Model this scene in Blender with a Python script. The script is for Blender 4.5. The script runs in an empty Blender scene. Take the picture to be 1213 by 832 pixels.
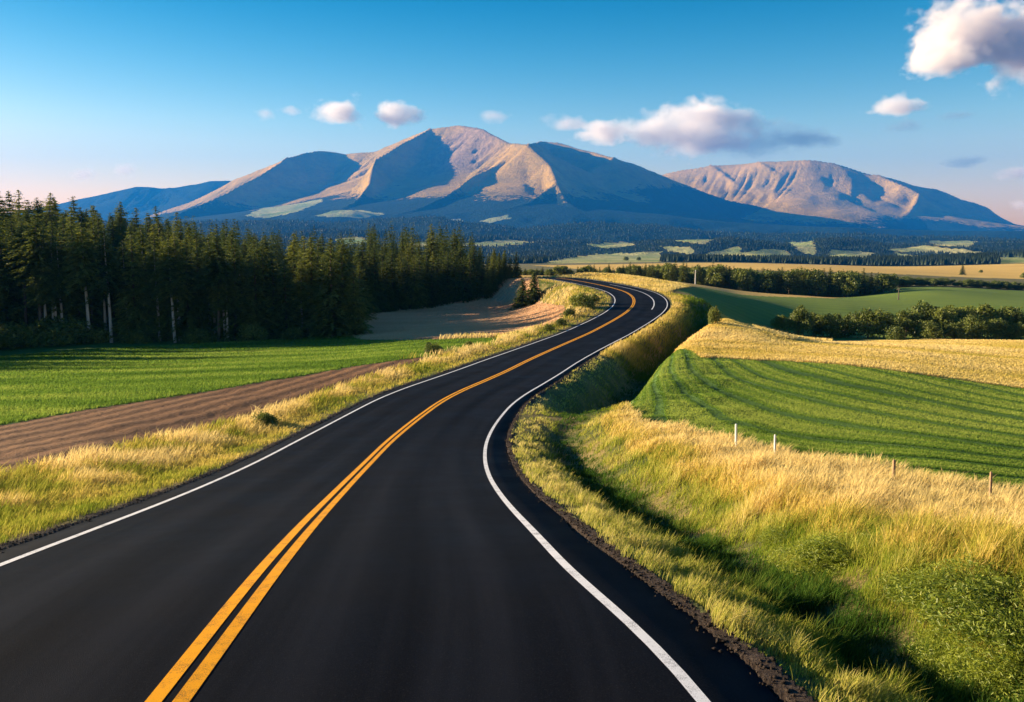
import bpy, math, random
import numpy as np

S = bpy.context.scene
COL = S.collection
rng = np.random.default_rng(7)
random.seed(7)

# ------------------------------------------------------------------ camera
F = 1000.0                      # focal length in pixels of the 1213 px wide photograph
PITCH = math.atan((416 - 296) / F)
CP, SP = math.cos(PITCH), math.sin(PITCH)
CAMZ = 3.9                      # eye height above the road at the camera
cam = bpy.data.cameras.new('camera')
cam.sensor_width = 36.0
cam.lens = 36.0 * F / 1213.0
cam.clip_start = 0.1
cam.clip_end = 90000
camo = bpy.data.objects.new('camera', cam)
COL.objects.link(camo)
camo.location = (0, 0, CAMZ)
camo.rotation_euler = (math.pi / 2 - PITCH, 0, 0)
S.camera = camo


def ray(u, v):
    a = (np.asarray(u, float) - 606.5) / F
    b = -(np.asarray(v, float) - 416) / F
    return a, CP + b * SP, -SP + b * CP


def at(u, v, y):
    """a world point seen at photo pixel (u, v) and standing y metres ahead"""
    a, c, s = ray(u, v)
    k = y / c
    return np.array([a * k, y + 0 * a, s * k + CAMZ]).T


# ------------------------------------------------------------------ noise
_T = rng.random((256, 256))


def vnoise(x, y):
    x = np.asarray(x, float); y = np.asarray(y, float)
    xi = np.floor(x).astype(np.int64); yi = np.floor(y).astype(np.int64)
    fx = x - xi; fy = y - yi
    fx = fx * fx * (3 - 2 * fx); fy = fy * fy * (3 - 2 * fy)
    g = lambda i, j: _T[i & 255, j & 255]
    return (g(xi, yi) * (1 - fx) + g(xi + 1, yi) * fx) * (1 - fy) + (g(xi, yi + 1) * (1 - fx) + g(xi + 1, yi + 1) * fx) * fy


def fbm(x, y, o=4):
    s = 0; a = .5; n = 0
    for k in range(o):
        s = s + a * vnoise(x * 2 ** k + 17.3 * k, y * 2 ** k + 5.1 * k); n += a; a *= .5
    return s / n


def sstep(a, b, x):
    t = np.clip((x - a) / (b - a), 0, 1)
    return t * t * (3 - 2 * t)


# ------------------------------------------------------------------ objects
def tag(o, label=None, cat=None, group=None, kind=None):
    if label: o['label'] = label
    if cat: o['category'] = cat
    if group: o['group'] = group
    if kind: o['kind'] = kind
    return o


def make_mesh(name, V, faces=None, quads=None, tris=None, mat=None, smooth=False, attrs=None):
    me = bpy.data.meshes.new(name)
    V = np.asarray(V, np.float32)
    parts = []
    if faces is not None:
        me.from_pydata([tuple(map(float, p)) for p in V], [], faces)
    else:
        q = np.zeros((0, 4), np.int32) if quads is None else np.asarray(quads, np.int32)
        t = np.zeros((0, 3), np.int32) if tris is None else np.asarray(tris, np.int32)
        me.vertices.add(len(V)); me.vertices.foreach_set('co', V.ravel())
        nl = q.size + t.size
        me.loops.add(nl)
        me.loops.foreach_set('vertex_index', np.concatenate([q.ravel(), t.ravel()]).astype(np.int32))
        nf = len(q) + len(t)
        me.polygons.add(nf)
        st = np.concatenate([np.arange(len(q)) * 4, q.size + np.arange(len(t)) * 3]).astype(np.int32)
        me.polygons.foreach_set('loop_start', st)
    if smooth:
        me.polygons.foreach_set('use_smooth', np.ones(len(me.polygons), bool))
    if attrs:
        for k, a in attrs.items():
            at_ = me.attributes.new(k, 'FLOAT', 'POINT')
            at_.data.foreach_set('value', np.asarray(a, np.float32))
    me.update(calc_edges=True)
    if mat: me.materials.append(mat)
    return me


def add(name, me, parent=None, loc=None):
    o = bpy.data.objects.new(name, me)
    COL.objects.link(o)
    if parent: o.parent = parent
    if loc is not None: o.location = loc
    return o


# ------------------------------------------------------------------ materials
class NB:
    def __init__(self, name):
        self.m = bpy.data.materials.new(name); self.m.use_nodes = True
        self.t = self.m.node_tree; self.t.nodes.clear()
        self.out = self.t.nodes.new('ShaderNodeOutputMaterial')

    def n(self, ty, inp=None, **kw):
        d = self.t.nodes.new('ShaderNode' + ty)
        for k, v in kw.items(): setattr(d, k, v)
        for k, v in (inp or {}).items(): self.set(d, k, v)
        return d

    def set(self, d, k, v):
        s = d.inputs[k]
        if isinstance(v, bpy.types.NodeSocket): self.t.links.new(v, s)
        elif isinstance(v, tuple) and len(v) == 3 and s.type == 'RGBA': s.default_value = (*v, 1)
        else: s.default_value = v

    def noise(self, scale, detail=4, rough=.55, vec=None, dist=0):
        d = self.n('TexNoise', {'Scale': scale, 'Detail': detail, 'Roughness': rough, 'Distortion': dist})
        if vec is not None: self.set(d, 'Vector', vec)
        return d.outputs['Fac']

    def pos(self, sx=1, sy=1, sz=1, rot=0):
        g = self.n('NewGeometry').outputs['Position']
        return self.n('Mapping', {'Vector': g, 'Scale': (sx, sy, sz), 'Rotation': (0, 0, rot)}).outputs[0]

    def ramp(self, fac, stops):
        r = self.n('ValToRGB', {'Fac': fac})
        e = r.color_ramp.elements
        while len(e) < len(stops): e.new(.5)
        for k, (p, c) in enumerate(stops):
            e[k].position = p; e[k].color = (*c, 1) if len(c) == 3 else c
        return r.outputs['Color']

    def mix(self, f, a, b, mode='MIX'):
        d = self.n('Mix', data_type='RGBA', blend_type=mode)
        self.set(d, 0, f); self.set(d, 6, a); self.set(d, 7, b)
        return d.outputs[2]

    def math(self, op, a, b=0.0, c=None, clamp=False):
        d = self.n('Math', operation=op, use_clamp=clamp)
        self.set(d, 0, a); self.set(d, 1, b)
        if c is not None: self.set(d, 2, c)
        return d.outputs[0]

    def attr(self, name):
        return self.n('Attribute', attribute_name=name).outputs['Fac']

    def map(self, v, a, b, c=0.0, d=1.0):
        return self.n('MapRange', {'Value': v, 'From Min': a, 'From Max': b, 'To Min': c, 'To Max': d}).outputs[0]

    def bump(self, h, strength, dist):
        return self.n('Bump', {'Height': h, 'Strength': strength, 'Distance': dist}).outputs[0]

    def princ(self, col, rough=.9, normal=None, spec=.2, **kw):
        p = self.n('BsdfPrincipled', {'Base Color': col, 'Roughness': rough, 'Specular IOR Level': spec})
        if normal is not None: self.set(p, 'Normal', normal)
        for k, v in kw.items(): self.set(p, k, v)
        return p.outputs[0]

    def surf(self, s):
        self.t.links.new(s, self.out.inputs['Surface']); return self.m


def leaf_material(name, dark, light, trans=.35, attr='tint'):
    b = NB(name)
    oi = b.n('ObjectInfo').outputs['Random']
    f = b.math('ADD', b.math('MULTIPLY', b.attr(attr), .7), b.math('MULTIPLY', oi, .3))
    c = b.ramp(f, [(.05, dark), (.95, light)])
    d = b.n('BsdfDiffuse', {'Color': c}).outputs[0]
    t = b.n('BsdfTranslucent', {'Color': c}).outputs[0]
    m = b.n('MixShader', {0: trans}); b.set(m, 1, d); b.set(m, 2, t)
    g = b.n('BsdfGlossy', {'Color': (1, 1, 1), 'Roughness': .55}).outputs[0]
    m2 = b.n('MixShader', {0: .025}); b.set(m2, 1, m.outputs[0]); b.set(m2, 2, g)
    return b.surf(m2.outputs[0])


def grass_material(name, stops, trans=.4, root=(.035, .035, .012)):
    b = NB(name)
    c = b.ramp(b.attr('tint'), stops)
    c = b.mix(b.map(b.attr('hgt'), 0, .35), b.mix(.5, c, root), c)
    d = b.n('BsdfDiffuse', {'Color': c}).outputs[0]
    t = b.n('BsdfTranslucent', {'Color': c}).outputs[0]
    m = b.n('MixShader', {0: trans}); b.set(m, 1, d); b.set(m, 2, t)
    return b.surf(m.outputs[0])


GREEN, OLIVE, STRAW, TAN = (.035, .085, .012), (.13, .17, .025), (.42, .29, .085), (.58, .40, .17)
M = {}


def build_materials():
    # roadside ground
    b = NB('verge_soil'); p = b.pos()
    c = b.ramp(b.noise(.35, 6, .65, p), [(.3, (.045, .075, .018)), (.46, (.12, .13, .035)), (.58, (.26, .19, .07)), (.75, (.34, .25, .11))])
    c = b.mix(b.map(b.noise(9, 4, .7, p), .3, .7, .0, .55), c, (.09, .075, .03))
    M['verge'] = b.surf(b.princ(c, .95, b.bump(b.noise(14, 5, .7, p), .8, .08)))
    # gravel shoulder
    b = NB('gravel_shoulder'); p = b.pos()
    v = b.n('TexVoronoi', {'Vector': p, 'Scale': 38.0})
    c = b.ramp(b.noise(3, 6, .7, p), [(.35, (.018, .013, .011)), (.6, (.05, .034, .026)), (.75, (.11, .08, .055))])
    c = b.mix(b.map(v.outputs['Color'], .6, 1, 0, .6), c, (.13, .10, .075))
    M['gravel'] = b.surf(b.princ(c, .95, b.bump(b.math('ADD', b.math('MULTIPLY', v.outputs['Distance'], .25), b.noise(9, 8, .8, p)), 1, .05)))

    def field(name, lo, hi, hi2, rowdir, rowscale, rowamt, bsc=6.0, bdist=.06, rowdist=2.0, big=.02):
        b = NB(name); p = b.pos()
        w = b.n('TexWave', {'Vector': b.pos(rot=rowdir), 'Scale': rowscale, 'Distortion': rowdist, 'Detail': 2.0, 'Detail Scale': .35}, wave_type='BANDS')
        c = b.ramp(b.noise(big, 5, .6, p), [(.3, lo), (.5, hi), (.7, hi2)])
        c = b.mix(b.math('MULTIPLY', w.outputs['Fac'], rowamt), c, tuple(.55 * q for q in lo))
        c = b.mix(b.map(b.noise(1.3, 6, .75, p), .35, .7, 0, .35), c, tuple(.6 * q for q in lo))
        h = b.math('ADD', b.noise(bsc, 5, .7, p), b.math('MULTIPLY', w.outputs['Fac'], .5))
        M[name] = b.surf(b.princ(c, .95, b.bump(h, .9, bdist)))
    field('crop_left', (.055, .125, .018), (.085, .165, .022), (.12, .20, .03), 1.35, .11, .25, 5, .12, 3)
    field('plough', (.17, .078, .032), (.24, .12, .055), (.33, .18, .09), .16, .22, .75, 3.0, .2, .5)
    field('stubble_left', (.50, .31, .18), (.66, .43, .25), (.74, .50, .32), 1.45, .25, .35)
    field('crop_right_far', (.12, .19, .022), (.17, .24, .028), (.23, .29, .04), 1.5, .06, .3, 3, .15)
    field('wheat', (.66, .40, .085), (.74, .47, .11), (.80, .54, .15), 1.45, .12, .22, 5, .1, 3.5)
    field('wheat_strip', (.60, .36, .08), (.68, .43, .11), (.72, .48, .15), 1.3, .12, .15)
    # mown crop with curved swaths (field with an attribute that runs across the swaths)
    b = NB('crop_swaths'); p = b.pos()
    s = b.attr('swath')
    w = b.math('SINE', b.math('ADD', s, b.math('MULTIPLY', b.noise(.25, 3, .5, p), 1.2)))
    w2 = b.math('SINE', b.math('MULTIPLY', s, 3.0))
    c = b.ramp(b.noise(.09, 5, .6, p), [(.3, (.075, .15, .028)), (.5, (.115, .20, .035)), (.72, (.17, .25, .045))])
    c = b.mix(b.map(w, .55, 1, 0, .6), c, (.022, .065, .018))
    c = b.mix(b.map(w, -1, -.4, .35, 0), c, (.20, .28, .055))
    c = b.mix(b.map(w2, .2, 1, 0, .22), c, (.03, .08, .02))
    c = b.mix(b.map(b.noise(3.5, 6, .8, p), .35, .7, 0, .5), c, (.03, .075, .018))
    h = b.math('ADD', b.math('MULTIPLY', w, -.5), b.noise(7, 5, .75, p))
    M['crop_swaths'] = b.surf(b.princ(c, .95, b.bump(h, 1, .10)))
    # valley floor and mountains
    def moor(name, s1=1.0):
        b = NB(name); g = b.n('NewGeometry'); p = b.pos(.001, .001, .001)
        c = b.ramp(b.noise(2.2, 8, .6, p), [(.3, (.27, .18, .035)), (.5, (.46, .27, .05)), (.7, (.58, .34, .08))])
        c = b.mix(b.map(b.noise(9, 8, .7, b.pos(.001, .001, .0025)), .45, .7, 0, .5), c, (.17, .14, .065))
        c = b.mix(b.attr('rock'), c, b.ramp(b.noise(14, 8, .75, b.pos(.0016, .001, .0005)), [(.35, (.13, .09, .07)), (.6, (.42, .27, .17))]))
        fm = b.math('ADD', b.attr('forest'), b.math('MULTIPLY', b.math('SUBTRACT', b.noise(16, 8, .75, p), .5), 1.3))
        c = b.mix(b.map(fm, .42, .56), c, b.ramp(b.noise(45, 6, .8, p), [(.35, (.008, .018, .012)), (.7, (.025, .045, .026))]))
        c = b.mix(b.map(b.attr('pasture'), .4, .6), c, b.ramp(b.noise(5, 5, .6, p), [(.35, (.20, .28, .09)), (.6, (.46, .42, .18))]))
        nb = b.bump(b.noise(30, 8, .7, p), .8, 28 * s1)
        M[name] = b.surf(b.princ(c, .98, nb, .05))
    moor('moor')
    # asphalt
    b = NB('asphalt'); p = b.pos()
    fine = b.noise(60, 3, .8, p)
    c = b.ramp(fine, [(.3, (.0025, .003, .005)), (.55, (.006, .007, .010)), (.78, (.022, .021, .022))])
    c = b.mix(b.map(b.noise(.25, 5, .6, p), .35, .7, 0, .45), c, (.007, .0075, .010))
    lat = b.attr('lat'); al = b.attr('along')
    pl = b.n('CombineXYZ', {0: b.math('MULTIPLY', lat, 1.6), 1: b.math('MULTIPLY', al, .05), 2: 0.0}).outputs[0]
    c = b.mix(b.map(b.noise(1.0, 6, .65, pl), .42, .68, 0, .6), c, (.016, .017, .022))
    tr = b.math('ABSOLUTE', b.math('SUBTRACT', b.math('ABSOLUTE', b.math('SUBTRACT', b.math('ABSOLUTE', lat), 1.95)), .85))
    tk = b.map(tr, 0, .45, 1, 0)
    c = b.mix(b.math('MULTIPLY', tk, .35), c, (.018, .019, .024))
    oil = b.map(b.math('ABSOLUTE', b.math('SUBTRACT', b.math('ABSOLUTE', lat), 1.95)), 0, .4, .5, 0)
    c = b.mix(oil, c, (.003, .003, .004))
    v = b.n('TexVoronoi', {'Vector': p, 'Scale': 90.0})
    c = b.mix(b.map(v.outputs['Color'], .75, 1, 0, .4), c, (.04, .037, .036))
    r = b.map(b.noise(.4, 4, .6, p), .3, .7, .6, .78)
    M['asphalt'] = b.surf(b.princ(c, r, b.bump(b.math('ADD', fine, v.outputs['Distance']), .3, .005), .03))

    def paint(name, col, dirt):
        b = NB(name); p = b.pos()
        c = b.mix(b.map(b.noise(6, 5, .7, p), .5, .8, 0, .45), col, dirt)
        c = b.mix(b.map(b.math('ADD', b.math('MULTIPLY', b.noise(80, 4, .85, p), .7), b.math('MULTIPLY', b.noise(3, 4, .7, p), .3)), .53, .6, 0, .8), c, (.03, .03, .032))
        M[name] = b.surf(b.princ(c, .6, b.bump(b.noise(60, 3, .8, p), .4, .006), .12))
    paint('yellow_paint', (.92, .38, .003), (.55, .21, .008))
    paint('white_paint', (.78, .77, .76), (.4, .39, .38))
    # vegetation
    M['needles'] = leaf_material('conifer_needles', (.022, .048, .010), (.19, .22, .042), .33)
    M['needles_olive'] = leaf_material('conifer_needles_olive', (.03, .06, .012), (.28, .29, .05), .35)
    M['leaves'] = leaf_material('broad_leaves', (.04, .075, .012), (.26, .28, .04), .4)
    M['weed_leaves'] = leaf_material('weed_leaves', (.08, .14, .010), (.42, .46, .045), .5)
    M['needles_far'] = leaf_material('far_needles', (.010, .020, .012), (.026, .042, .020), .0)
    for nm, a, c_ in (('bark', (.07, .05, .038), (.17, .13, .10)), ('pale_bark', (.34, .29, .25), (.60, .53, .47))):
        b = NB(nm); p = b.n('TexCoord').outputs['Object']
        p = b.n('Mapping', {'Vector': p, 'Scale': (1, 1, .15)}).outputs[0]
        n = b.noise(9, 6, .7, p)
        M[nm] = b.surf(b.princ(b.ramp(n, [(.3, a), (.7, c_)]), .9, b.bump(n, .7, .05)))
    for nm, a, c_ in (('white_wood', (.45, .42, .38), (.75, .72, .66)), ('old_wood', (.2, .12, .07), (.42, .28, .16))):
        b = NB(nm); p = b.n('TexCoord').outputs['Object']
        p = b.n('Mapping', {'Vector': p, 'Scale': (1, 1, .1)}).outputs[0]
        n = b.noise(40, 6, .7, p)
        M[nm] = b.surf(b.princ(b.ramp(n, [(.3, a), (.7, c_)]), .85, b.bump(n, .5, .004)))
    b = NB('galvanised_metal'); M['metal'] = b.surf(b.princ((.25, .25, .25), .5, None, .5, Metallic=.7))
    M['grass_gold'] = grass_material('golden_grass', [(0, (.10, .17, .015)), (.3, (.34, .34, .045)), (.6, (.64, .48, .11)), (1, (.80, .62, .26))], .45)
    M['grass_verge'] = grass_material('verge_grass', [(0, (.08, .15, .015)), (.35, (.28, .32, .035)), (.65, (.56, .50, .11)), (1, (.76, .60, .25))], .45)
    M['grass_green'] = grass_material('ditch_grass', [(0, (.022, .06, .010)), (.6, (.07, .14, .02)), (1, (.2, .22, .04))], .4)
    M['straw'] = grass_material('straw', [(0, (.46, .28, .16)), (.5, (.66, .42, .24)), (1, (.78, .54, .33))], .25, (.4, .25, .15))
    M['crop_blades'] = grass_material('crop_blades', [(0, (.035, .085, .016)), (.6, (.16, .26, .035)), (1, (.34, .40, .075))], .45)


build_materials()

# ------------------------------------------------------------------ road alignment: x, y, z (below the eye), half widths
RD = [[-2.997,6.921,-3.905,4.0,4.8],[-2.985,7.257,-3.888,4.08,4.68],[-2.988,7.664,-3.889,4.12,4.53],[-3.009,8.166,-3.916,4.12,4.39],[-3.049,8.788,-3.969,4.11,4.23],[-3.113,9.561,-4.054,4.091,4.07],[-3.21,10.55,-4.188,4.064,3.957],[-3.355,11.873,-4.41,4.048,3.929],[-3.575,13.701,-4.745,4.039,3.929],[-3.872,16.212,-5.223,4.034,3.942],[-4.224,19.524,-5.833,4.028,3.958],[-4.61,23.775,-6.553,4.015,3.97],[-4.929,28.761,-7.275,3.991,3.986],[-5.076,34.09,-7.864,3.96,4.015],[-4.926,38.975,-8.248,3.936,4.026],[-4.545,43.385,-8.457,3.919,4.043],[-3.979,47.487,-8.562,3.908,4.059],[-3.081,51.755,-8.672,3.905,4.058],[-1.828,56.665,-8.823,3.891,4.043],[-0.377,62.534,-8.997,3.827,4.053],[1.239,69.414,-9.156,3.633,4.117],[3.323,77.175,-9.277,3.408,4.185],[5.807,84.972,-9.258,3.204,4.251],[8.618,92.585,-9.059,3.017,4.346],[11.694,100.765,-8.634,2.848,4.47],[13.335,105.194,-8.352,2.777,4.537],[15.063,110.26,-8.015,2.729,4.6],[16.761,116.746,-7.587,2.702,4.652],[17.924,124.709,-7.107,2.737,4.65],[18.032,132.188,-6.703,2.816,4.632],[17.334,138.192,-6.441,2.885,4.618],[16.307,143.617,-6.25,2.939,4.605],[15.096,149.181,-6.084,2.984,4.589],[13.736,154.993,-5.947,3.021,4.566],[12.228,160.938,-5.84,3.047,4.547],[10.576,167.051,-5.738,3.062,4.535],
      [8.0,174.0,-5.72,3.1,4.5],[3.5,181.5,-5.9,3.2,4.4],[-4,189.5,-6.4,3.4,4.2],[-15,197,-7.2,3.5,4],[-32,205,-8.4,3.6,3.9],[-60,214,-10,3.6,3.9]]
RD = [[-1.5, -60, -3.9, 4, 4.4], [-1.9, -30, -3.9, 4, 4.6], [-2.5, -10, -3.9, 4, 5.0], [-2.9, 0, -3.9, 4, 5.1], [-3.0, 4, -3.9, 4, 5.0]] + RD
RD = np.array(RD)


def resample_road():
    P = RD.copy()
    # Catmull-Rom, then even spacing
    out = []
    n = len(P)
    for i in range(n - 1):
        p0, p1, p2, p3 = P[max(i - 1, 0)], P[i], P[i + 1], P[min(i + 2, n - 1)]
        d1 = np.hypot(*(p2 - p1)[:2]); d0 = max(np.hypot(*(p1 - p0)[:2]), 1e-6); d2 = max(np.hypot(*(p3 - p2)[:2]), 1e-6)
        m1 = (p2 - p0) / (d0 + d1) * d1 if i > 0 else (p2 - p1)
        m2 = (p3 - p1) / (d1 + d2) * d1 if i < n - 2 else (p2 - p1)
        for t in np.linspace(0, 1, 12, endpoint=False):
            h = (2 * t**3 - 3 * t**2 + 1, t**3 - 2 * t**2 + t, -2 * t**3 + 3 * t**2, t**3 - t**2)
            out.append(h[0] * p1 + h[1] * m1 + h[2] * p2 + h[3] * m2)
    out.append(P[-1]); out = np.array(out)
    s = np.r_[0, np.cumsum(np.hypot(*np.diff(out[:, :2], axis=0).T))]
    t = np.arange(0, s[-1], .5)
    return np.array([np.interp(t, s, out[:, k]) for k in range(5)]).T


RC = resample_road()
for _ in range(6):
    RC[1:-1] = .25 * RC[:-2] + .5 * RC[1:-1] + .25 * RC[2:]
RT = np.gradient(RC[:, :2], axis=0); RT /= np.linalg.norm(RT, axis=1)[:, None]
RN = np.c_[RT[:, 1], -RT[:, 0]]                    # to the right
RS = np.arange(len(RC)) * .5
SHR = np.interp(RC[:, 1], [0, 8, 15, 28, 50, 100, 140], [.75, .75, .8, .9, .6, .5, .4])   # paved shoulder outside the line
SHL = np.interp(RC[:, 1], [0, 10, 40, 100, 140], [.75, .7, .5, .4, .35])


def road_coords(x, y):
    """index of the nearest road sample and signed offset to the right of the centre line"""
    x = np.asarray(x, float).ravel(); y = np.asarray(y, float).ravel()
    idx = np.zeros(len(x), int); best = np.full(len(x), 1e18)
    C = RC[::2, :2]
    for a in range(0, len(x), 20000):
        q = slice(a, a + 20000)
        d = (x[q, None] - C[None, :, 0]) ** 2 + (y[q, None] - C[None, :, 1]) ** 2
        idx[q] = d.argmin(1) * 2
    idx = np.clip(idx, 1, len(RC) - 2)
    dx = x - RC[idx, 0]; dy = y - RC[idx, 1]
    al = dx * RT[idx, 0] + dy * RT[idx, 1]
    fi = np.clip(idx + al / .5, 0, len(RC) - 1.001)
    i0 = fi.astype(int); fr = fi - i0
    L = lambda A: A[i0] * (1 - fr) + A[i0 + 1] * fr
    cx, cy = L(RC[:, 0]), L(RC[:, 1])
    nx, ny = L(RN[:, 0]), L(RN[:, 1])
    off = (x - cx) * nx + (y - cy) * ny
    dist = np.hypot(x - cx, y - cy)
    off = np.where(off >= 0, dist, -dist)
    return dict(i=fi, off=off, z=L(RC[:, 2]) + CAMZ, er=L(RC[:, 4] + SHR), el=L(RC[:, 3] + SHL), y=cy)


# ------------------------------------------------------------------ terrain: control points (photo pixel, metres ahead)
CT = [
    # left of the road
    (-250, 640, 13), (0, 612, 16.5), (-300, 560, 25), (0, 560, 24), (0, 545, 28), (0, 503, 40), (0, 460, 62), (0, 432, 90), (0, 411, 120), (-300, 500, 44), (-300, 415, 120),
    (100, 530, 31), (200, 508, 37), (200, 470, 50), (200, 432, 84), (200, 410, 115), (300, 485, 44), (320, 450, 59), (400, 455, 55), (400, 437, 66), (420, 404, 114), (420, 418, 90),
    (480, 428, 69), (520, 421, 75), (560, 412, 84), (590, 403, 96), (500, 398, 112), (440, 392, 128), (440, 372, 160), (520, 364, 170), (600, 357, 172), (560, 385, 125), (620, 388, 112), (650, 372, 125),
    (640, 358, 150), (660, 352, 145), (690, 350, 130), (670, 340, 158), (640, 335, 175),
    (0, 365, 150), (0, 322, 190), (-300, 330, 190), (200, 375, 150), (200, 334, 190), (400, 378, 150), (400, 360, 190), (500, 354, 200), (600, 350, 205), (620, 334, 230),
    (0, 320, 300), (300, 325, 300), (600, 326, 300),
    # right of the road
    (1213, 668, 12.0), (1213, 648, 15.5), (1213, 588, 25), (1500, 660, 12), (1500, 600, 25), (1100, 634, 15.5), (1100, 605, 19), (1100, 560, 27), (1000, 602, 18), (1000, 579, 22), (1000, 540, 31),
    (900, 578, 21), (900, 558, 25), (900, 522, 34), (820, 553, 25), (820, 534, 29), (820, 505, 37), (740, 524, 32), (745, 508, 37), (745, 483, 44), (700, 492, 40), (690, 474, 46),
    (740, 460, 50), (790, 427, 63), (830, 423, 66), (900, 470, 48), (900, 425, 67), (1000, 430, 66), (1000, 470, 48), (1213, 460, 62), (1213, 520, 38), (1500, 470, 62), (1500, 530, 38),
    (810, 400, 82), (850, 372, 104), (900, 392, 92), (930, 404, 86), (1060, 410, 92), (1213, 425, 88), (1213, 405, 118), (1000, 403, 120), (915, 399, 122), (1500, 405, 118),
    (830, 356, 126), (800, 345, 140), (870, 384, 112), (960, 392, 150), (1100, 396, 150), (1213, 398, 150),
    (900, 362, 160), (1000, 364, 190), (1213, 368, 200), (870, 348, 205), (1000, 354, 240), (1213, 352, 270), (1500, 355, 270), (1100, 345, 275),
    (680, 326, 182), (720, 325, 190), (780, 332, 195), (850, 341, 215), (950, 350, 245), (1213, 345, 330), (1050, 342, 330),
    (700, 328, 300), (800, 336, 300), (900, 348, 300), (1000, 352, 310),
    (600, 326, 450), (700, 327, 450), (800, 328, 450), (900, 329, 450), (1000, 331, 450), (1213, 334, 450),
    # far farmland
    (200, 318, 800), (600, 316, 800), (800, 314, 800), (880, 314, 760), (960, 316, 700), (1050, 321, 650), (1130, 327, 600), (1213, 330, 580), (1213, 314, 950), (1050, 319, 900), (880, 312, 950),
    (200, 306, 1500), (600, 311, 1500), (800, 309, 1500), (1000, 311, 1500), (1213, 303, 1500),
    (200, 290, 3000), (500, 291, 3000), (800, 292, 3000), (1213, 291, 3000), (200, 288, 6000), (600, 289, 6000), (1213, 289, 6000), (200, 292, 9500), (600, 292, 9500), (1213, 292, 9500),
]
CT = np.array(CT, float)
_a, _c, _s = ray(CT[:, 0], CT[:, 1])
_th = np.arctan2(_a, _c); _rr = CT[:, 2] / np.cos(_th); _sl = _s / np.hypot(_a, _c)
# the road is a set of controls as well
_k = np.arange(0, len(RC), 14)
_k = _k[(RC[_k, 1] > 6)]
_k = np.r_[_k[::2]]
_th = np.r_[_th, np.arctan2(RC[_k, 0], RC[_k, 1])]
_r2 = np.hypot(RC[_k, 0], RC[_k, 1])
_rr = np.r_[_rr, _r2]; _sl = np.r_[_sl, RC[_k, 2] / _r2]


def _feat(th, r): return np.c_[th * 3.0, np.log(r) * 1.0]


_X = _feat(_th, _rr)
_U = lambda d2: .5 * d2 * np.log(d2 + 1e-12)
_D = ((_X[:, None] - _X[None]) ** 2).sum(-1)
_n = len(_X)
_A = np.zeros((_n + 3, _n + 3)); _A[:_n, :_n] = _U(_D) + np.eye(_n) * .004
_A[:_n, _n] = 1; _A[:_n, _n + 1:] = _X; _A[_n, :_n] = 1; _A[_n + 1:, :_n] = _X.T
# weight slopes relative to their distance: solve for height / r
_W = np.linalg.solve(_A, np.r_[_sl, 0, 0, 0])


def base_z(x, y):
    r = np.hypot(x, y); th = np.clip(np.arctan2(x, y), -.72, .72)
    rc = np.clip(r, 7.5, 9000)
    X = _feat(th, rc); out = np.empty(len(r))
    for a in range(0, len(r), 40000):
        q = slice(a, a + 40000)
        d = ((X[q, None] - _X[None]) ** 2).sum(-1)
        out[q] = _U(d) @ _W[:_n] + _W[_n] + X[q] @ _W[_n + 1:]
    return out * rc + CAMZ


def terrain(x, y, full=False):
    x = np.asarray(x, float).ravel(); y = np.asarray(y, float).ravel()
    r = np.hypot(x, y)
    z = base_z(x, y)
    near = r < 330
    rc = road_coords(x[near], y[near])
    zz = z[near]; off = rc['off']; yy = rc['y']
    eo = np.where(off > 0, off - rc['er'], -off - rc['el'])      # distance outside the pavement
    # blend to the road bed
    B = np.where(off > 0, np.interp(yy, [0, 12, 30, 60, 110, 140], [6.5, 5.5, 4.5, 7, 7, 9]), np.interp(yy, [0, 30, 100], [7, 7, 8]))
    k = sstep(0.4, 1, eo / B)
    k = np.where(eo < 0, 0, k)
    zr = rc['z'] - .05 - np.where(eo > .2, (eo - .2) * .04, 0)
    zz = zr * (1 - k) + zz * k
    # ditches on the right
    w1 = sstep(-2, 4, yy) * (1 - sstep(36, 46, yy))
    c1 = np.interp(yy, [0, 8, 14, 20, 30, 40], [2.3, 2.3, 2.6, 2.9, 2.9, 2.6]) + .35 * (fbm(yy * .2, yy * 0) - .5)
    z1 = np.where(off > 0, -w1 * np.interp(yy, [0, 10, 20, 30, 40], [.4, .65, .95, .9, .6]) * np.exp(-((eo - c1) / 1.4) ** 2), 0)
    w2 = sstep(44, 54, yy) * (1 - sstep(112, 126, yy))
    c2 = np.interp(yy, [44, 60, 80, 110], [3.4, 3.9, 4.2, 4.6])
    z2 = np.where(off > 0, -w2 * 2.5 * np.exp(-(np.abs(eo - c2) / 2.1) ** 2.4), 0)
    w3 = sstep(0, 10, yy) * (1 - sstep(60, 90, yy))
    z3 = np.where(off < 0, -w3 * .1 * np.exp(-((eo - 3.0) / 1.5) ** 2), 0)
    bumps = (fbm(x[near] * .45, y[near] * .45, 3) - .5) * .5 * sstep(.8, 3.5, eo) * (1 - sstep(60, 120, r[near])) * np.where(off > 0, 1, .5)
    cropflat = 1 - sstep(9, 14, eo)
    zz = zz + z1 + z2 + z3 + bumps * cropflat
    # inside the pavement sink a little so that the slab covers it
    zz = np.where(eo < 0, rc['z'] - .12, zz)
    zz = np.where((eo >= 0) & (eo < .25), rc['z'] - .04 - .02 * (1 - eo / .25), zz)
    z[near] = zz
    # gentle relief of the far country
    far = sstep(700, 2000, r)
    z = z + far * (fbm(x / 620, y / 620, 4) - .5) * np.interp(r, [700, 1400, 3000, 5000, 8000], [8, 30, 90, 60, 10])
    if full:
        e = np.full(len(x), 999.); e[near] = eo
        side = np.zeros(len(x)); side[near] = np.sign(off)
        ys = np.full(len(x), 999.); ys[near] = yy
        return z, e, side, ys
    return z


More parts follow.
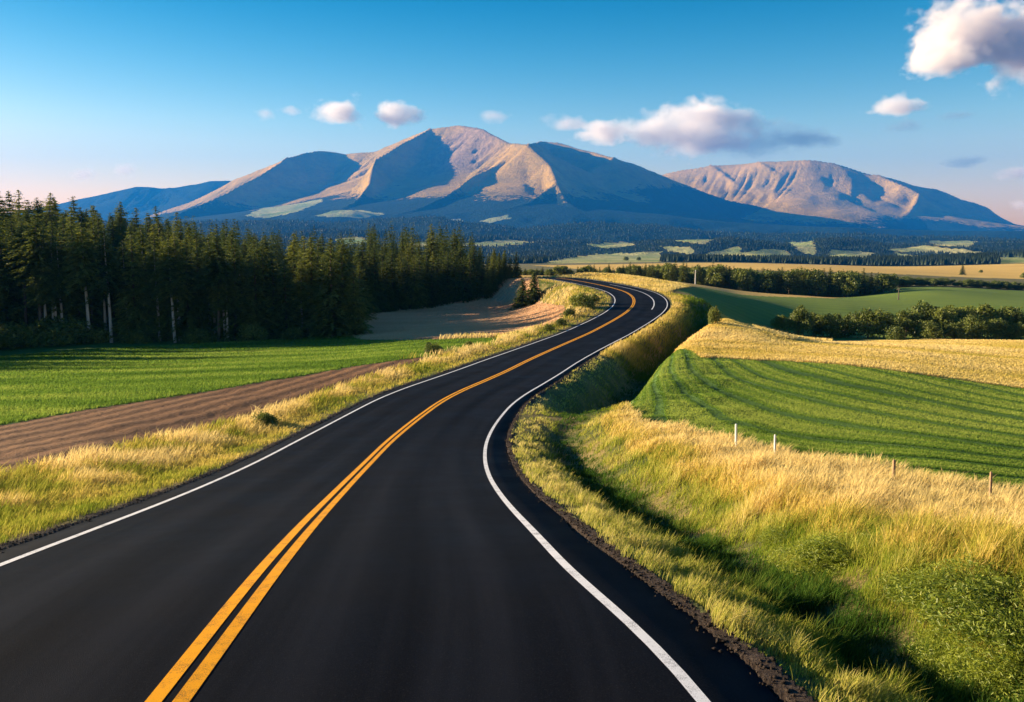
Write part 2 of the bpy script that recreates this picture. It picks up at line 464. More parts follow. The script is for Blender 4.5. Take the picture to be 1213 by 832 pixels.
def hit(u, v, r0=5, r1=1600):
    a, c, s = ray(u, v)
    h = math.hypot(float(a), float(c))
    r = np.exp(np.linspace(math.log(r0), math.log(r1), 900))
    x, y = float(a) / h * r, float(c) / h * r
    zl = float(s) / h * r + CAMZ
    d = zl - terrain(x, y)
    k = np.where(d < 0)[0]
    if not len(k): k = np.array([int(np.argmin(d))])
    k = max(int(k[0]), 1)
    t = d[k - 1] / (d[k - 1] - d[k] + 1e-9); t = min(max(t, 0), 1)
    return np.array([x[k - 1] + (x[k] - x[k - 1]) * t, y[k - 1] + (y[k] - y[k - 1]) * t])


def inpoly(x, y, P):
    P = np.asarray(P); ins = np.zeros(len(x), bool); n = len(P); j = n - 1
    for i in range(n):
        xi, yi = P[i]; xj, yj = P[j]
        c = ((yi > y) != (yj > y)) & (x < (xj - xi) * (y - yi) / (yj - yi + 1e-12) + xi)
        ins ^= c; j = i
    return ins


def densify(pts, r0=5):
    """corners given as photo pixels (found on the terrain) or as ('w', x, y) world points"""
    return [np.array(p[1:], float) if p[0] == 'w' else hit(p[0], p[1], p[2] if len(p) > 2 else r0) for p in pts]


ZONES = {
    'plough': densify([(-500, 650), (0, 572), (60, 560), (100, 549), (200, 523), (300, 497), (400, 463), (450, 446), (500, 431), (530, 422), (500, 424), (470, 427), (400, 438), (320, 451), (200, 471), (100, 486), (0, 504), (-300, 540), (-600, 570)]),
    'crop_left': densify([(-600, 570), (-300, 540), (0, 504), (100, 486), (200, 471), (320, 451), (400, 438), (470, 427), (560, 414), (596, 405), (585, 401), (520, 403), (425, 403)]) + [np.array(p, float) for p in [(-22, 130), (-72, 128), (-140, 128), (-160, 60)]],
    'stubble_left': densify([(425, 402), (520, 402), (570, 399), (620, 394), (660, 384), (672, 374), (668, 363), (640, 358)]) + [np.array(p, float) for p in [(5, 176), (-32, 178), (-36, 150)]],
    'crop_right': densify([(716, 480), (727, 462), (750, 443), (780, 428), (830, 424), (930, 428), (1060, 440), (1213, 461), (1500, 500)]) + [np.array(p, float) for p in [(60, 30), (30, 20), (17, 20.5)]] + densify([(1140, 586, 18), (1000, 558, 20), (900, 534, 24), (820, 516, 28), (760, 500, 33)]),
    'wheat': densify([(750, 443), (780, 428), (830, 424), (930, 428), (1060, 440), (1213, 461), (1500, 500)]) + [np.array(p, float) for p in [(200, 100), (160, 150), (74, 124)]] + densify([(1100, 402), (930, 403), (905, 396), (870, 380), (845, 368), (828, 375), (808, 392)]),
    'crop_far': [np.array(p, float) for p in [(24.5, 133), (28, 124), (31, 118), (40, 118), (52, 128), (74, 126), (160, 152), (260, 180), (260, 330), (150, 330), (120, 300), (88, 232), (60, 208), (42, 188)]],
    'wheat_strip': [np.array(p, float) for p in [(22, 140), (26, 150), (42, 188), (60, 208), (88, 232), (120, 300), (120, 330), (-30, 330), (-30, 225), (-5, 198), (10, 186), (16, 172), (20, 155)]],
    'wheat_far': [np.array(p, float) for p in [(120, 560), (420, 560), (900, 620), (900, 1100), (560, 1150), (250, 1020), (20, 900), (60, 600)]],
}


# ------------------------------------------------------------------ terrain mesh: a ring grid, finer near the viewpoint
def build_ground():
    fine = np.arange(-36, 36.001, .085)
    coarse = np.r_[np.linspace(-180, -75, 22), np.linspace(-70, -40, 16), np.linspace(-39, -36.3, 8)]
    th = np.radians(np.r_[coarse, fine, -coarse[::-1][:-1]])
    th = np.unique(np.round(th, 6))
    lr = [math.log(.5), math.log(2), math.log(3)]
    while lr[-1] < math.log(13800):
        r = math.exp(lr[-1])
        lr.append(lr[-1] + (.022 if r < 5 else .0105 if r < 60 else .013 if r < 300 else .02 if r < 1500 else .03))
    R = np.exp(np.array(lr))
    nr, nt = len(R), len(th)
    X = (R[:, None] * np.sin(th)[None]).ravel(); Y = (R[:, None] * np.cos(th)[None]).ravel()
    Z, e, side, ys = terrain(X, Y, True)
    # tilled relief
    crop = inpoly(X, Y, ZONES['crop_right'])
    pl = inpoly(X, Y, ZONES['plough'])
    Z += np.where(pl & (Y < 90), .05 * (fbm(X * 3, Y * 3, 2) - .5), 0)
    sw = swath(X, Y)
    V = np.c_[X, Y, Z]
    i = np.arange(nr - 1)[:, None] * nt + np.arange(nt)[None]
    j = np.arange(nr - 1)[:, None] * nt + (np.arange(nt)[None] + 1) % nt
    Q = np.stack([i, i + nt, j + nt, j], -1).reshape(-1, 4)
    cx = X[Q].mean(1); cy = Y[Q].mean(1)
    # wobble the borders a little
    wob = np.clip(np.hypot(cx, cy) * .006, 0, 1.2)
    fx = cx + (fbm(cx * .6, cy * .6, 3) - .5) * 2 * wob; fy = cy + (fbm(cx * .6 + 40, cy * .6, 3) - .5) * 2 * wob
    zone = np.zeros(len(Q), int)
    names = ['ground']
    ee = e[Q].mean(1); ss = side[Q].mean(1)
    for k, nm in enumerate(['wheat_far', 'wheat_strip', 'crop_far', 'wheat', 'crop_right', 'stubble_left', 'crop_left', 'plough']):
        m = inpoly(fx, fy, ZONES[nm])
        zone[m] = k + 1
        names.append(nm)
    rr = np.hypot(cx, cy)
    zone[(ee < .9) & (rr < 260)] = 0
    zone[(ss > 0) & (rr < 150) & (cy > 42) & (ee < 5.2 + 1.0 * (fbm(cx * .5, cy * .5, 2) - .5))] = 0
    gr = (ee < np.where(ss > 0, -.02, -.05) + .6 * fbm(cx * 1.2, cy * 1.2, 4)) & (rr < 90)
    zone[gr] = 20
    zone[rr > 1150] = 21
    forest = np.zeros(len(X)); past = np.zeros(len(X))
    fo, pa = valley_masks(X, Y, Z)
    spec = {0: ('ground', 'verge'), 1: ('wheat_field', 'wheat'), 2: ('wheat_field', 'wheat_strip'), 3: ('green_field', 'crop_right_far'), 4: ('wheat_field', 'wheat'),
            5: ('green_field', 'crop_swaths'), 6: ('stubble_field', 'stubble_left'), 7: ('green_field', 'crop_left'), 8: ('ploughed_field', 'plough'), 20: ('gravel_shoulder', 'gravel'), 21: ('valley_floor', 'moor')}
    for k, (nm, mt) in spec.items():
        q = Q[zone == k]
        if not len(q): continue
        u, inv = np.unique(q.ravel(), return_inverse=True)
        me = make_mesh(nm, V[u], quads=inv.reshape(-1, 4)[:, ::-1], mat=M[mt], smooth=True,
                       attrs={'swath': sw[u], 'forest': fo[u], 'pasture': pa[u], 'rock': 0 * sw[u]})
        tag(add(nm, me), kind='structure')


def swath(X, Y):
    """runs across the curved mowing swaths of the right-hand field"""
    x = X + 1.2 * (fbm(X * .09, Y * .09, 2) - .5); q = (np.clip(Y, 20, 75) - 50) / 10
    f = np.clip(x - 6.1 * q - .99 * q * q + .504 * x * q, 2, 200)
    return 2 * math.pi * np.log(f / 8) / math.log(1.22) + .9 * np.sin(f * .7)


PASTURES = [  # pixel corners of pale fields on the wooded valley sides, metres ahead
    ([(655, 311), (700, 303), (772, 300), (772, 310), (690, 313)], 1),
    ([(785, 292), (818, 294), (820, 301), (800, 299)], 1), ([(832, 303), (872, 293), (875, 304), (850, 307)], 1),
    ([(937, 289), (962, 287), (966, 300), (955, 299)], 1), ([(1062, 297), (1100, 292), (1160, 299), (1160, 304), (1110, 300)], 1),
    ([(1180, 306), (1230, 306), (1230, 312), (1190, 312)], 1), ([(1063, 300), (1090, 305), (1085, 309), (1066, 306)], 1),
    ([(880, 301), (905, 296), (928, 297), (930, 303), (895, 307)], 1), ([(990, 297), (1030, 300), (1022, 307), (985, 304)], 1), ([(700, 291), (735, 287), (748, 291), (720, 294)], 1),
    ([(540, 290), (600, 285), (625, 287), (590, 292)], 1), ([(1105, 286), (1150, 287), (1145, 292), (1110, 290)], 1), ([(800, 285), (840, 284), (835, 289)], 1),
    ([(400, 284), (425, 281), (435, 288), (410, 291)], 1), ([(478, 290), (500, 288), (505, 294), (480, 295)], 1),
]


def pix(X, Y, Z):
    zc = Y * CP - (Z - CAMZ) * SP; yc = Y * SP + (Z - CAMZ) * CP
    return 606.5 + F * X / np.maximum(zc, 1), 416 - F * yc / np.maximum(zc, 1)


def pasture_mask(X, Y, Z, lo=0, hi=1e9, pad=0):
    U_, V_ = pix(X, Y, Z); pa = np.zeros(len(X), bool)
    U_ = U_ + 5 * (fbm(X / 90, Y / 90, 3) - .5); V_ = V_ + 2 * (fbm(X / 90 + 7, Y / 90, 3) - .5)
    ok = (Y > lo) & (Y < hi)
    for P, _ in PASTURES:
        P = np.array(P, float); c = P.mean(0)
        q = inpoly(U_, V_, c + (P - c) * 1.22)
        if pad: q |= inpoly(U_, V_ - pad, c + (P - c) * 1.22)
        pa |= q
    return (pa & ok).astype(float)


def valley_masks(X, Y, Z=None):
    r = np.hypot(X, Y)
    fo = .35 + 1.0 * fbm(X / 260, Y / 420, 3) - .1
    fo = np.where(r > 1100, np.maximum(fo, .9), .2)
    if Z is None: Z = terrain(X, Y)
    pa = pasture_mask(X, Y, Z, 1000, 9000)
    fo = np.where(pa > 0, 0, fo)
    return fo, pa


build_ground()


# ------------------------------------------------------------------ the road
def strip(name, offs, lift, mat, i0=0, i1=None, step=1, edge_noise=0, side=0, lat=True):
    i1 = len(RC) if i1 is None else i1
    ii = np.arange(i0, i1, step)
    rows = []
    lt = []
    for o in offs:
        o = o(ii) if callable(o) else np.full(len(ii), float(o))
        crown = -.015 * np.abs(o)
        rows.append(np.c_[RC[ii, :2] + RN[ii] * o[:, None], RC[ii, 2] + CAMZ + crown + lift])
        lt.append(o)
    V = np.array(rows).transpose(1, 0, 2).reshape(-1, 3)
    m = len(offs); n = len(ii)
    a = np.arange(n - 1)[:, None] * m + np.arange(m - 1)[None]
    Q = np.stack([a, a + 1, a + 1 + m, a + m], -1).reshape(-1, 4)
    return V, Q, np.array(lt).T.ravel()


def build_road():
    def jag(side):
        def f(ii):
            s = RS[ii]
            n = .34 * (fbm(s * .33, s * 0 + side * 9, 2) - .5) + .05 * (vnoise(s * 1.1, s * 0 + 3 + side) - .5)
            return (RC[ii, 4] + SHR[ii] + n) if side > 0 else -(RC[ii, 3] + SHL[ii] + n * .6)
        return f
    offs = [jag(-1)] + [(lambda ii, k=k: -(RC[ii, 3]) * k) for k in (1.0, .75, .5, .25)] + [0.0] + [(lambda ii, k=k: RC[ii, 4] * k) for k in (.25, .5, .75, 1.0)] + [jag(1)]
    V, Q, lt = strip('road', offs, 0, None)
    m = len(offs); n = len(V) // m
    # skirts give the slab its broken edge
    L = V[0::m].copy(); R = V[m - 1::m].copy(); L[:, 2] -= .15; R[:, 2] -= .15
    o = len(V); V = np.vstack([V, L, R]); lt = np.r_[lt, lt[0::m], lt[m - 1::m]]
    a = np.arange(n - 1)
    Q = np.vstack([Q, np.c_[o + a, a * m, (a + 1) * m, o + a + 1], np.c_[a * m + m - 1, o + n + a, o + n + a + 1, (a + 1) * m + m - 1]])
    al_ = np.r_[np.repeat(RS, m), RS, RS]
    me = make_mesh('road', V, quads=Q, mat=M['asphalt'], smooth=False, attrs={'lat': lt, 'along': al_})
    tag(add('road', me), kind='structure')
    s0 = 0
    wl = .062
    def line(nm, f, w, mat, i0=0, i1=None):
        V, Q, _ = strip(nm, [lambda ii: f(ii) - w(ii), lambda ii: f(ii) + w(ii)], .006, None, i0, i1)
        tag(add(nm, make_mesh(nm, V, quads=Q, mat=M[mat])), kind='structure')
    W_ = lambda ii: np.full(len(ii), .065)
    line('white_edge_line', lambda ii: -RC[ii, 3], W_, 'white_paint')
    line('white_edge_line', lambda ii: RC[ii, 4], W_, 'white_paint')
    line('yellow_centre_line', lambda ii: np.full(len(ii), -.12), lambda ii: np.full(len(ii), .075), 'yellow_paint')
    line('yellow_centre_line', lambda ii: np.full(len(ii), .12), lambda ii: np.full(len(ii), .075), 'yellow_paint')
    i0 = int(np.argmin(np.abs(RC[:, 1] - 113))); i1 = int(np.argmin(np.abs(RC[:, 1] - 150)))
    line('white_lane_line', lambda ii: RC[ii, 4] * np.interp(ii, [i0, i0 + 20, i1], [.62, .60, .5]), lambda ii: np.full(len(ii), .07), 'white_paint', i0, i1)


build_road()


# ------------------------------------------------------------------ grass
def blades(P, H, Wd, tint, mat, name, label, kind='stuff', lean=.35, wind=(.25, .05), cat='grass', heads=0):
    n = len(P)
    th = rng.random(n) * 2 * math.pi
    d = np.c_[np.cos(th), np.sin(th)]
    ph = rng.random(n) * 2 * math.pi
    ln = np.abs(rng.normal(0, lean, n)) * H
    b = np.c_[np.cos(ph), np.sin(ph)] * ln[:, None] + np.array(wind)[None] * H[:, None]
    z0 = P[:, 2] - .03
    def row(f, w):
        c = P[:, :2] + b * (f ** 1.8)
        z = z0 + H * f * (1 - .12 * f)
        return (np.c_[c - d * (Wd * w)[:, None] / 2, z], np.c_[c + d * (Wd * w)[:, None] / 2, z])
    a0, a1 = row(0, 1.0); b0, b1 = row(.45, .9); c0, c1 = row(.8, .75 + heads)
    tip = np.c_[P[:, :2] + b, z0 + H * .9]
    V = np.stack([a0, a1, b0, b1, c0, c1, tip], 1).reshape(-1, 3)
    k = np.arange(n) * 7
    Q = np.vstack([np.c_[k, k + 1, k + 3, k + 2], np.c_[k + 2, k + 3, k + 5, k + 4]])
    T = np.c_[k + 4, k + 5, k + 6]
    hg = np.tile([0, 0, .45, .45, .8, .8, 1.0], n)
    tn = np.repeat(tint, 7)
    me = make_mesh(name, V, quads=Q, tris=T, mat=M[mat], attrs={'tint': np.clip(tn, 0, 1), 'hgt': hg})
    return tag(add(name, me), label, cat, None, kind)


def scatter(n, r0, r1, t0, t1, p=1.0):
    """points whose density falls with distance, between two bearings (degrees)"""
    u = rng.random(n)
    q = 1 - p
    r = np.exp(np.log(r0) + u * np.log(r1 / r0)) if abs(q) < 1e-6 else (r0 ** q + u * (r1 ** q - r0 ** q)) ** (1 / q)
    t = np.radians(t0 + rng.random(n) * (t1 - t0))
    x, y = r * np.sin(t), r * np.cos(t)
    z, e, side, ys = terrain(x, y, True)
    return x, y, z, e, side, ys, r


def clump(x, y, s): return fbm(x * s, y * s, 3)


def in_zone(x, y, nm): return inpoly(x, y, ZONES[nm])


def build_grass():
    # --- right side: verge, ditch and the tall golden bank
    x, y, z, e, side, ys, r = scatter(950000, 4.0, 75, -8, 50, 1.0)
    cr = (in_zone(x, y, 'crop_right') | in_zone(x, y, 'wheat')) & ~((y > 42) & (e < 5.2))
    ok = (side > 0) & (e > .04) & (e < 15) & ~cr & (y > .5)
    x, y, z, e, r, ys = x[ok], y[ok], z[ok], e[ok], r[ok], ys[ok]
    edge = sstep(.3, .9, e)
    cl = clump(x, y, .8); cl2 = clump(x + 50, y, .22); fine = clump(x, y + 30, 2.5)
    dc = np.interp(ys, [0, 8, 14, 20, 30, 40, 44, 60, 80, 110], [2.3, 2.3, 2.6, 2.9, 2.9, 2.6, 3.2, 3.9, 4.2, 4.6])
    ditch = np.exp(-((e - dc) / np.where(ys > 44, 1.6, .95)) ** 2)
    bank = sstep(dc + .7, dc + 2.6, e)
    keep = rng.random(len(x)) < np.clip((.15 + 1.4 * fine) * (.5 + .5 * edge) * (.75 + .25 * bank), 0, 1)
    keep &= e > .0 + .42 * clump(x + 9, y, 1.6)
    x, y, z, e, r, ys, cl, cl2, fine, ditch, bank = [q[keep] for q in (x, y, z, e, r, ys, cl, cl2, fine, ditch, bank)]
    n = len(x)
    H = .05 + .62 * np.clip(fine - .25, 0, 1) ** 1.3 + bank * (.26 + .26 * cl) + ditch * .05
    H *= .7 + .6 * rng.random(n)
    H = H * np.where(r > 25, np.interp(r, [25, 34, 50, 75], [1, .7, .65, .8]), 1)
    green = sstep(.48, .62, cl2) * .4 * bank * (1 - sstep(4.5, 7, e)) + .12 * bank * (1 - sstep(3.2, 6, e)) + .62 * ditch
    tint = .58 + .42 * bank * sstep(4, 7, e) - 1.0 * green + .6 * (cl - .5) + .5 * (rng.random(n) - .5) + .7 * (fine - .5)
    Wd = np.maximum(.0065, .00060 * r) * (.7 + .6 * rng.random(n))
    P = np.c_[x, y, z]
    g = (ditch > .6)
    gold = ~g & (bank > .5); vg = ~g & ~gold
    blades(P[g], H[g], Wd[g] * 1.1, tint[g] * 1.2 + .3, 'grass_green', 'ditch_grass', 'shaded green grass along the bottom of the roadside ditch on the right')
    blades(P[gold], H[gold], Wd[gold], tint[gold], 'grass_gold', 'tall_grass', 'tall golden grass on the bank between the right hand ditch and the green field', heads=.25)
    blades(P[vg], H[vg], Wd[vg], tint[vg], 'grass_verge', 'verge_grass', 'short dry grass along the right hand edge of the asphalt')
    # --- left side
    x, y, z, e, side, ys, r = scatter(560000, 11, 150, -42, 8, 1.0)
    cr = in_zone(x, y, 'crop_left') | in_zone(x, y, 'plough') | in_zone(x, y, 'stubble_left')
    ok = (side < 0) & (e > .15) & (e < 16) & ~cr
    x, y, z, e, r, ys = x[ok], y[ok], z[ok], e[ok], r[ok], ys[ok]
    cl = clump(x, y, .5); fine = clump(x, y + 30, 2.0)
    keep = rng.random(len(x)) < np.clip(.2 + 1.3 * fine, 0, 1) * sstep(.1, .7, e)
    x, y, z, e, r, cl, fine = [q[keep] for q in (x, y, z, e, r, cl, fine)]
    n = len(x)
    far = sstep(1.0, 3.5, e)
    H = (.12 + .14 * fine + far * (.30 + .3 * cl)) * (.7 + .6 * rng.random(n))
    tint = .42 + .45 * far * sstep(.35, .55, cl) + .9 * (cl - .5) + .3 * (rng.random(n) - .5) + .15 * sstep(3, 5, e)
    Wd = np.maximum(.0065, .00058 * r) * (.7 + .6 * rng.random(n))
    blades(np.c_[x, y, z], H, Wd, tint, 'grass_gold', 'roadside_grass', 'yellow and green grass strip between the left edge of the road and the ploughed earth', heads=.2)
    # --- verge beyond the bend on both sides
    x, y, z, e, side, ys, r = scatter(260000, 60, 190, -14, 22, 1.0)
    ok = (e > .2) & (e < np.where(side > 0, 20, 6)) & ~in_zone(x, y, 'crop_left') & ~in_zone(x, y, 'stubble_left') & ~((in_zone(x, y, 'wheat') | in_zone(x, y, 'crop_right')) & ~((side > 0) & (e < 5.2))) & ~in_zone(x, y, 'crop_far')
    ok &= ~((side < 0) & (r < 150) & (e < 16)) & ~((side > 0) & (r < 75) & (e < 15))
    x, y, z, e, r, side = x[ok], y[ok], z[ok], e[ok], r[ok], side[ok]
    cl = clump(x, y, .3)
    n = len(x)
    dt = (side > 0) * np.exp(-((e - 4.2) / 2.2) ** 2) * (r < 135)
    tint = .75 - 1.0 * dt + .7 * (cl - .5) - .75 * (side < 0) * sstep(1.8, 3.5, e) * (x < 15) + .3 * (rng.random(n) - .5)
    H = (.25 + .3 * cl) * (.7 + .6 * rng.random(n)) * np.where((r > 125) & (side < 0), .35, 1)
    blades(np.c_[x, y, z], H, .00065 * r, tint, 'grass_gold', 'dry_grass', 'dry yellow grass around the far bend of the road')
    # --- crops
    x, y, z, e, side, ys, r = scatter(700000, 19, 75, -2, 40, 1.0)
    ok = in_zone(x, y, 'crop_right') & ~((y > 42) & (e < 5.2))
    x, y, z, r = x[ok], y[ok], z[ok], r[ok]
    sp = swath(x, y); s = np.sin(sp + 1.2 * (fbm(x * .25, y * .25, 2) - .5)); s2 = np.sin(sp * 3); n = len(x)
    H = (.07 + .05 * rng.random(n)) * np.where(s > .8, .5, 1)
    blades(np.c_[x, y, z], H, .0007 * r, .86 - .12 * s - .5 * sstep(.6, .95, s) - .12 * s2 + .3 * (rng.random(n) - .5) + .8 * (fbm(x * .05, y * .12, 3) - .5), 'crop_blades', 'crop_rows', 'short green crop in curved swaths covering the field behind the fence posts', cat='crop')
    x, y, z, e, side, ys, r = scatter(520000, 55, 190, 5, 40, .6)
    ok = in_zone(x, y, 'wheat') & ~((e < 5.2) & (side > 0))
    x, y, z, r = x[ok], y[ok], z[ok], r[ok]; n = len(x)
    cl = fbm(x * .06, y * .16, 4)
    blades(np.c_[x, y, z], .12 + .22 * rng.random(n) * np.clip(cl * 2 - .3, .1, 1), .0008 * r, .80 + 1.0 * (cl - .5) + .3 * (rng.random(n) - .5), 'grass_gold', 'wheat_stalks', 'golden ripe wheat beyond the green field on the right', cat='crop')
    x, y, z, e, side, ys, r = scatter(420000, 95, 185, -18, 6, .6)
    ok = in_zone(x, y, 'stubble_left')
    x, y, z, r = x[ok], y[ok], z[ok], r[ok]; n = len(x)
    blades(np.c_[x, y, z], .10 + .12 * rng.random(n), .0008 * r, .75 + .9 * (fbm(x * .05, y * .2, 4) - .5) + .25 * (rng.random(n) - .5), 'straw', 'straw_stubble', 'tan stubble in the small field beside the far end of the wood', cat='stubble')
    x, y, z, e, side, ys, r = scatter(380000, 35, 125, -40, 3, 1.0)
    ok = in_zone(x, y, 'crop_left')
    x, y, z, r = x[ok], y[ok], z[ok], r[ok]; n = len(x)
    s = np.sin((x * .25 + y * 1.0) * .9 + 3 * fbm(x * .1, y * .1, 2)) * .5 + 3 * (fbm(x * .07, y * .2, 4) - .5)
    blades(np.c_[x, y, z], .14 + .1 * rng.random(n), .0007 * r, .6 - .25 * s + .4 * (rng.random(n) - .5), 'crop_blades', 'young_crop', 'young green crop in front of the dark conifer wood', cat='crop')


build_grass()


def build_stones():
    """crumbs of asphalt and gravel along the broken pavement edges"""
    g = np.random.default_rng(21)
    n = 9000
    idx = (g.random(n) ** 1.6 * 150 + 122).astype(int)
    side = np.where(g.random(n) < .7, 1, -1)
    e = g.normal(.03, .08, n) + np.abs(g.normal(0, .08, n))
    off = np.where(side > 0, RC[idx, 4] + SHR[idx] + e, -(RC[idx, 3] + SHL[idx] + e)) 
    along = g.uniform(-.25, .25, n)
    x = RC[idx, 0] + RN[idx, 0] * off + RT[idx, 0] * along; y = RC[idx, 1] + RN[idx, 1] * off + RT[idx, 1] * along
    z = np.maximum(terrain(x, y), RC[idx, 2] + CAMZ - .07 - .04 * (e > .1))
    r = g.lognormal(-4.5, .5, n).clip(.004, .035)
    d = np.array([[1, 0, 0], [-1, 0, 0], [0, 1, 0], [0, -1, 0], [0, 0, .8], [0, 0, -.8]], float)
    V = np.empty((n, 6, 3))
    a = g.random(n) * 6.28; ca, sa = np.cos(a), np.sin(a)
    for k in range(6):
        q = d[k] * g.uniform(.6, 1.3, (n, 1)) + g.normal(0, .2, (n, 3))
        V[:, k] = np.c_[(q[:, 0] * ca - q[:, 1] * sa) * r + x, (q[:, 0] * sa + q[:, 1] * ca) * r + y, q[:, 2] * r + z + r * .3]
    F_ = [(0, 2, 4), (2, 1, 4), (1, 3, 4), (3, 0, 4), (2, 0, 5), (1, 2, 5), (3, 1, 5), (0, 3, 5)]
    k = np.arange(n)[:, None] * 6
    T = np.vstack([k + np.array(f)[None] for f in F_])
    me = make_mesh('loose_gravel', V.reshape(-1, 3), tris=T, mat=M['gravel'])
    tag(add('loose_gravel', me), 'crumbs of gravel and broken asphalt along the road edge', 'gravel', None, 'stuff')


build_stones()


# ------------------------------------------------------------------ trees
def tube(P, R, n=7):
    P = np.asarray(P, float); V = []
    for k, (p, r) in enumerate(zip(P, R)):
        t = P[min(k + 1, len(P) - 1)] - P[max(k - 1, 0)]; t /= np.linalg.norm(t) + 1e-9
        a = np.cross(t, [0, 1, 0.1]); a /= np.linalg.norm(a) + 1e-9; b = np.cross(t, a)
        for j in range(n):
            w = 2 * math.pi * j / n
            V.append(p + r * (math.cos(w) * a + math.sin(w) * b))
    Q = [[k * n + j, k * n + (j + 1) % n, (k + 1) * n + (j + 1) % n, (k + 1) * n + j] for k in range(len(P) - 1) for j in range(n)]
    return np.array(V), np.array(Q)


def merge(parts):
    V = []; Q = []; o = 0
    for v, q in parts:
        V.append(v); Q.append(q + o); o += len(v)
    return np.vstack(V), np.vstack(Q)


def leaf_quads(C, D, U, L, W):
    """quads centred at C, along D (length L) and across U (width W)"""
    a = D * (L / 2)[:, None]; b = U * (W / 2)[:, None]
    V = np.stack([C - a - b * .55, C + a - b, C + a * 1.1 + b * .4, C - a + b], 1).reshape(-1, 3)
    k = np.arange(len(C)) * 4
    return V, np.c_[k, k + 1, k + 2, k + 3]


def conifer(height, width, cs, seed, mat, barkmat, dens=1.0, name='conifer'):
    g = np.random.default_rng(seed)
    lean = g.normal(0, .012, 2)
    zs = np.linspace(0, 1, 9)
    tr = np.c_[lean[0] * zs * height + .06 * np.sin(zs * 5 + seed), lean[1] * zs * height, zs * height]
    r0 = height * .0125 + .04
    TV, TQ = tube(tr, r0 * (1 - zs) ** .8 + .015)
    C, D, U, L, W, T = [], [], [], [], [], []
    nl = int(height * 2.6 * (1 - cs) * dens) + 8
    for k in range(nl):
        f = (k + g.random() * .8) / nl                     # 0 bottom of crown .. 1 tip
        h = cs + (1 - cs) * f
        prof = (1 - f) ** .78 * (1 - .25 * math.exp(-f * 9) * (1 if cs > .2 else .3))
        bl = width * 1.3 * prof * (.72 + .5 * g.random()) + .05
        nb = max(3, int(9 * (.35 + prof)))
        base = g.random() * 6.28
        cx, cy = np.interp(h, zs, tr[:, 0]), np.interp(h, zs, tr[:, 1])
        for j in range(nb):
            if g.random() < .14 + (.18 if f < .12 else 0): continue
            ph = base + j * 6.283 / nb + g.normal(0, .25)
            b = bl * (.6 + .6 * g.random())
            dirx, diry = math.cos(ph), math.sin(ph)
            rise = .38 * f - .12
            m = max(2, int(b / .19))
            s = np.linspace(.12, 1, m)
            px = cx + dirx * b * s; py = cy + diry * b * s
            pz = h * height + b * (rise * s - .30 * s ** 2 * (1 - .6 * f))
            for sgn in (-1, 1, 0):
                nn = m
                jit = g.normal(0, .07, (nn, 3))
                c = np.c_[px, py, pz] + jit
                ang = ph + sgn * (.75 + g.normal(0, .2, nn))
                dd = np.c_[np.cos(ang), np.sin(ang), -.25 + g.normal(0, .22, nn)]
                dd /= np.linalg.norm(dd, axis=1)[:, None]
                up = np.c_[-np.sin(ang), np.cos(ang), g.normal(0, .55, nn)]
                up /= np.linalg.norm(up, axis=1)[:, None]
                ll = (.34 + .26 * g.random(nn)) * (1.05 - .45 * s) * (1 + .02 * height) * (1 - .35 * f)
                C.append(c + dd * ll[:, None] * .35); D.append(dd); U.append(up); L.append(ll); W.append(ll * .42)
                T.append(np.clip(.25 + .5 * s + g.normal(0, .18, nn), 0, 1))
    C, D, U, L, W, T = [np.concatenate(q) for q in (C, D, U, L, W, T)]
    V, Q = leaf_quads(C, D, U, L, W)
    crown = make_mesh('crown', V, quads=Q, mat=M[mat], attrs={'tint': np.repeat(T, 4)})
    trunk = make_mesh('trunk', TV, quads=TQ, mat=M[barkmat], smooth=True)
    return crown, trunk


def broadleaf(height, width, seed, mat='leaves', n=5200, leaf=.26, low=.12, wr=.75):
    g = np.random.default_rng(seed)
    parts = []
    th = height * .5
    zs = np.linspace(0, 1, 5)
    parts.append(tube(np.c_[.1 * np.sin(zs * 3), 0 * zs, zs * th], .03 * height * (1 - .6 * zs)))
    lobes = []
    nl = 13
    for k in range(nl):
        f = k / nl; ph = k * 2.4 + g.random()
        rr = width * (.18 + .40 * g.random()) * (1 - .45 * f)
        z = height * (low + .16 + (1 - low - .36) * (f + .12 * g.normal()))
        c = np.array([math.cos(ph) * rr, math.sin(ph) * rr, z])
        lobes.append((c, width * (.20 + .13 * g.random()) * (1.1 - .3 * f)))
        parts.append(tube(np.array([[0, 0, th * .5 + .3 * f * th], c * [.5, .5, .9], c]), [.014 * height, .009 * height, .004 * height], 5))
    C, T, N = [], [], []
    for c, r in lobes:
        m = int(n / nl)
        v = g.normal(size=(m, 3)); v /= np.linalg.norm(v, axis=1)[:, None]
        lump = 1 + .28 * np.sin(v[:, 0] * 5 + c[0]) * np.sin(v[:, 1] * 5 + c[1]) + .15 * np.sin(v[:, 2] * 9)
        q = c + v * (r * lump * (.62 + .42 * g.random(m) ** .5))[:, None] * [1, 1, .85]
        C.append(q); N.append(v); T.append(np.clip(.5 + .25 * g.normal(size=m) + .15 * g.normal(), 0, 1))
    C = np.vstack(C); N = np.vstack(N); T = np.concatenate(T)
    ok = C[:, 2] > height * .03; C, N, T = C[ok], N[ok], T[ok]
    m = len(C)
    D = g.normal(size=(m, 3)) + N * .3; D /= np.linalg.norm(D, axis=1)[:, None]
    U = np.cross(D, N + .7 * g.normal(size=(m, 3))); U /= np.linalg.norm(U, axis=1)[:, None] + 1e-9
    L = leaf * (.7 + .6 * g.random(m))
    V, Q = leaf_quads(C, D, U, L, L * wr)
    crown = make_mesh('crown', V, quads=Q, mat=M[mat], attrs={'tint': np.repeat(T, 4)})
    TV, TQ = merge(parts)
    return crown, make_mesh('trunk', TV, quads=TQ, mat=M['bark'], smooth=True)


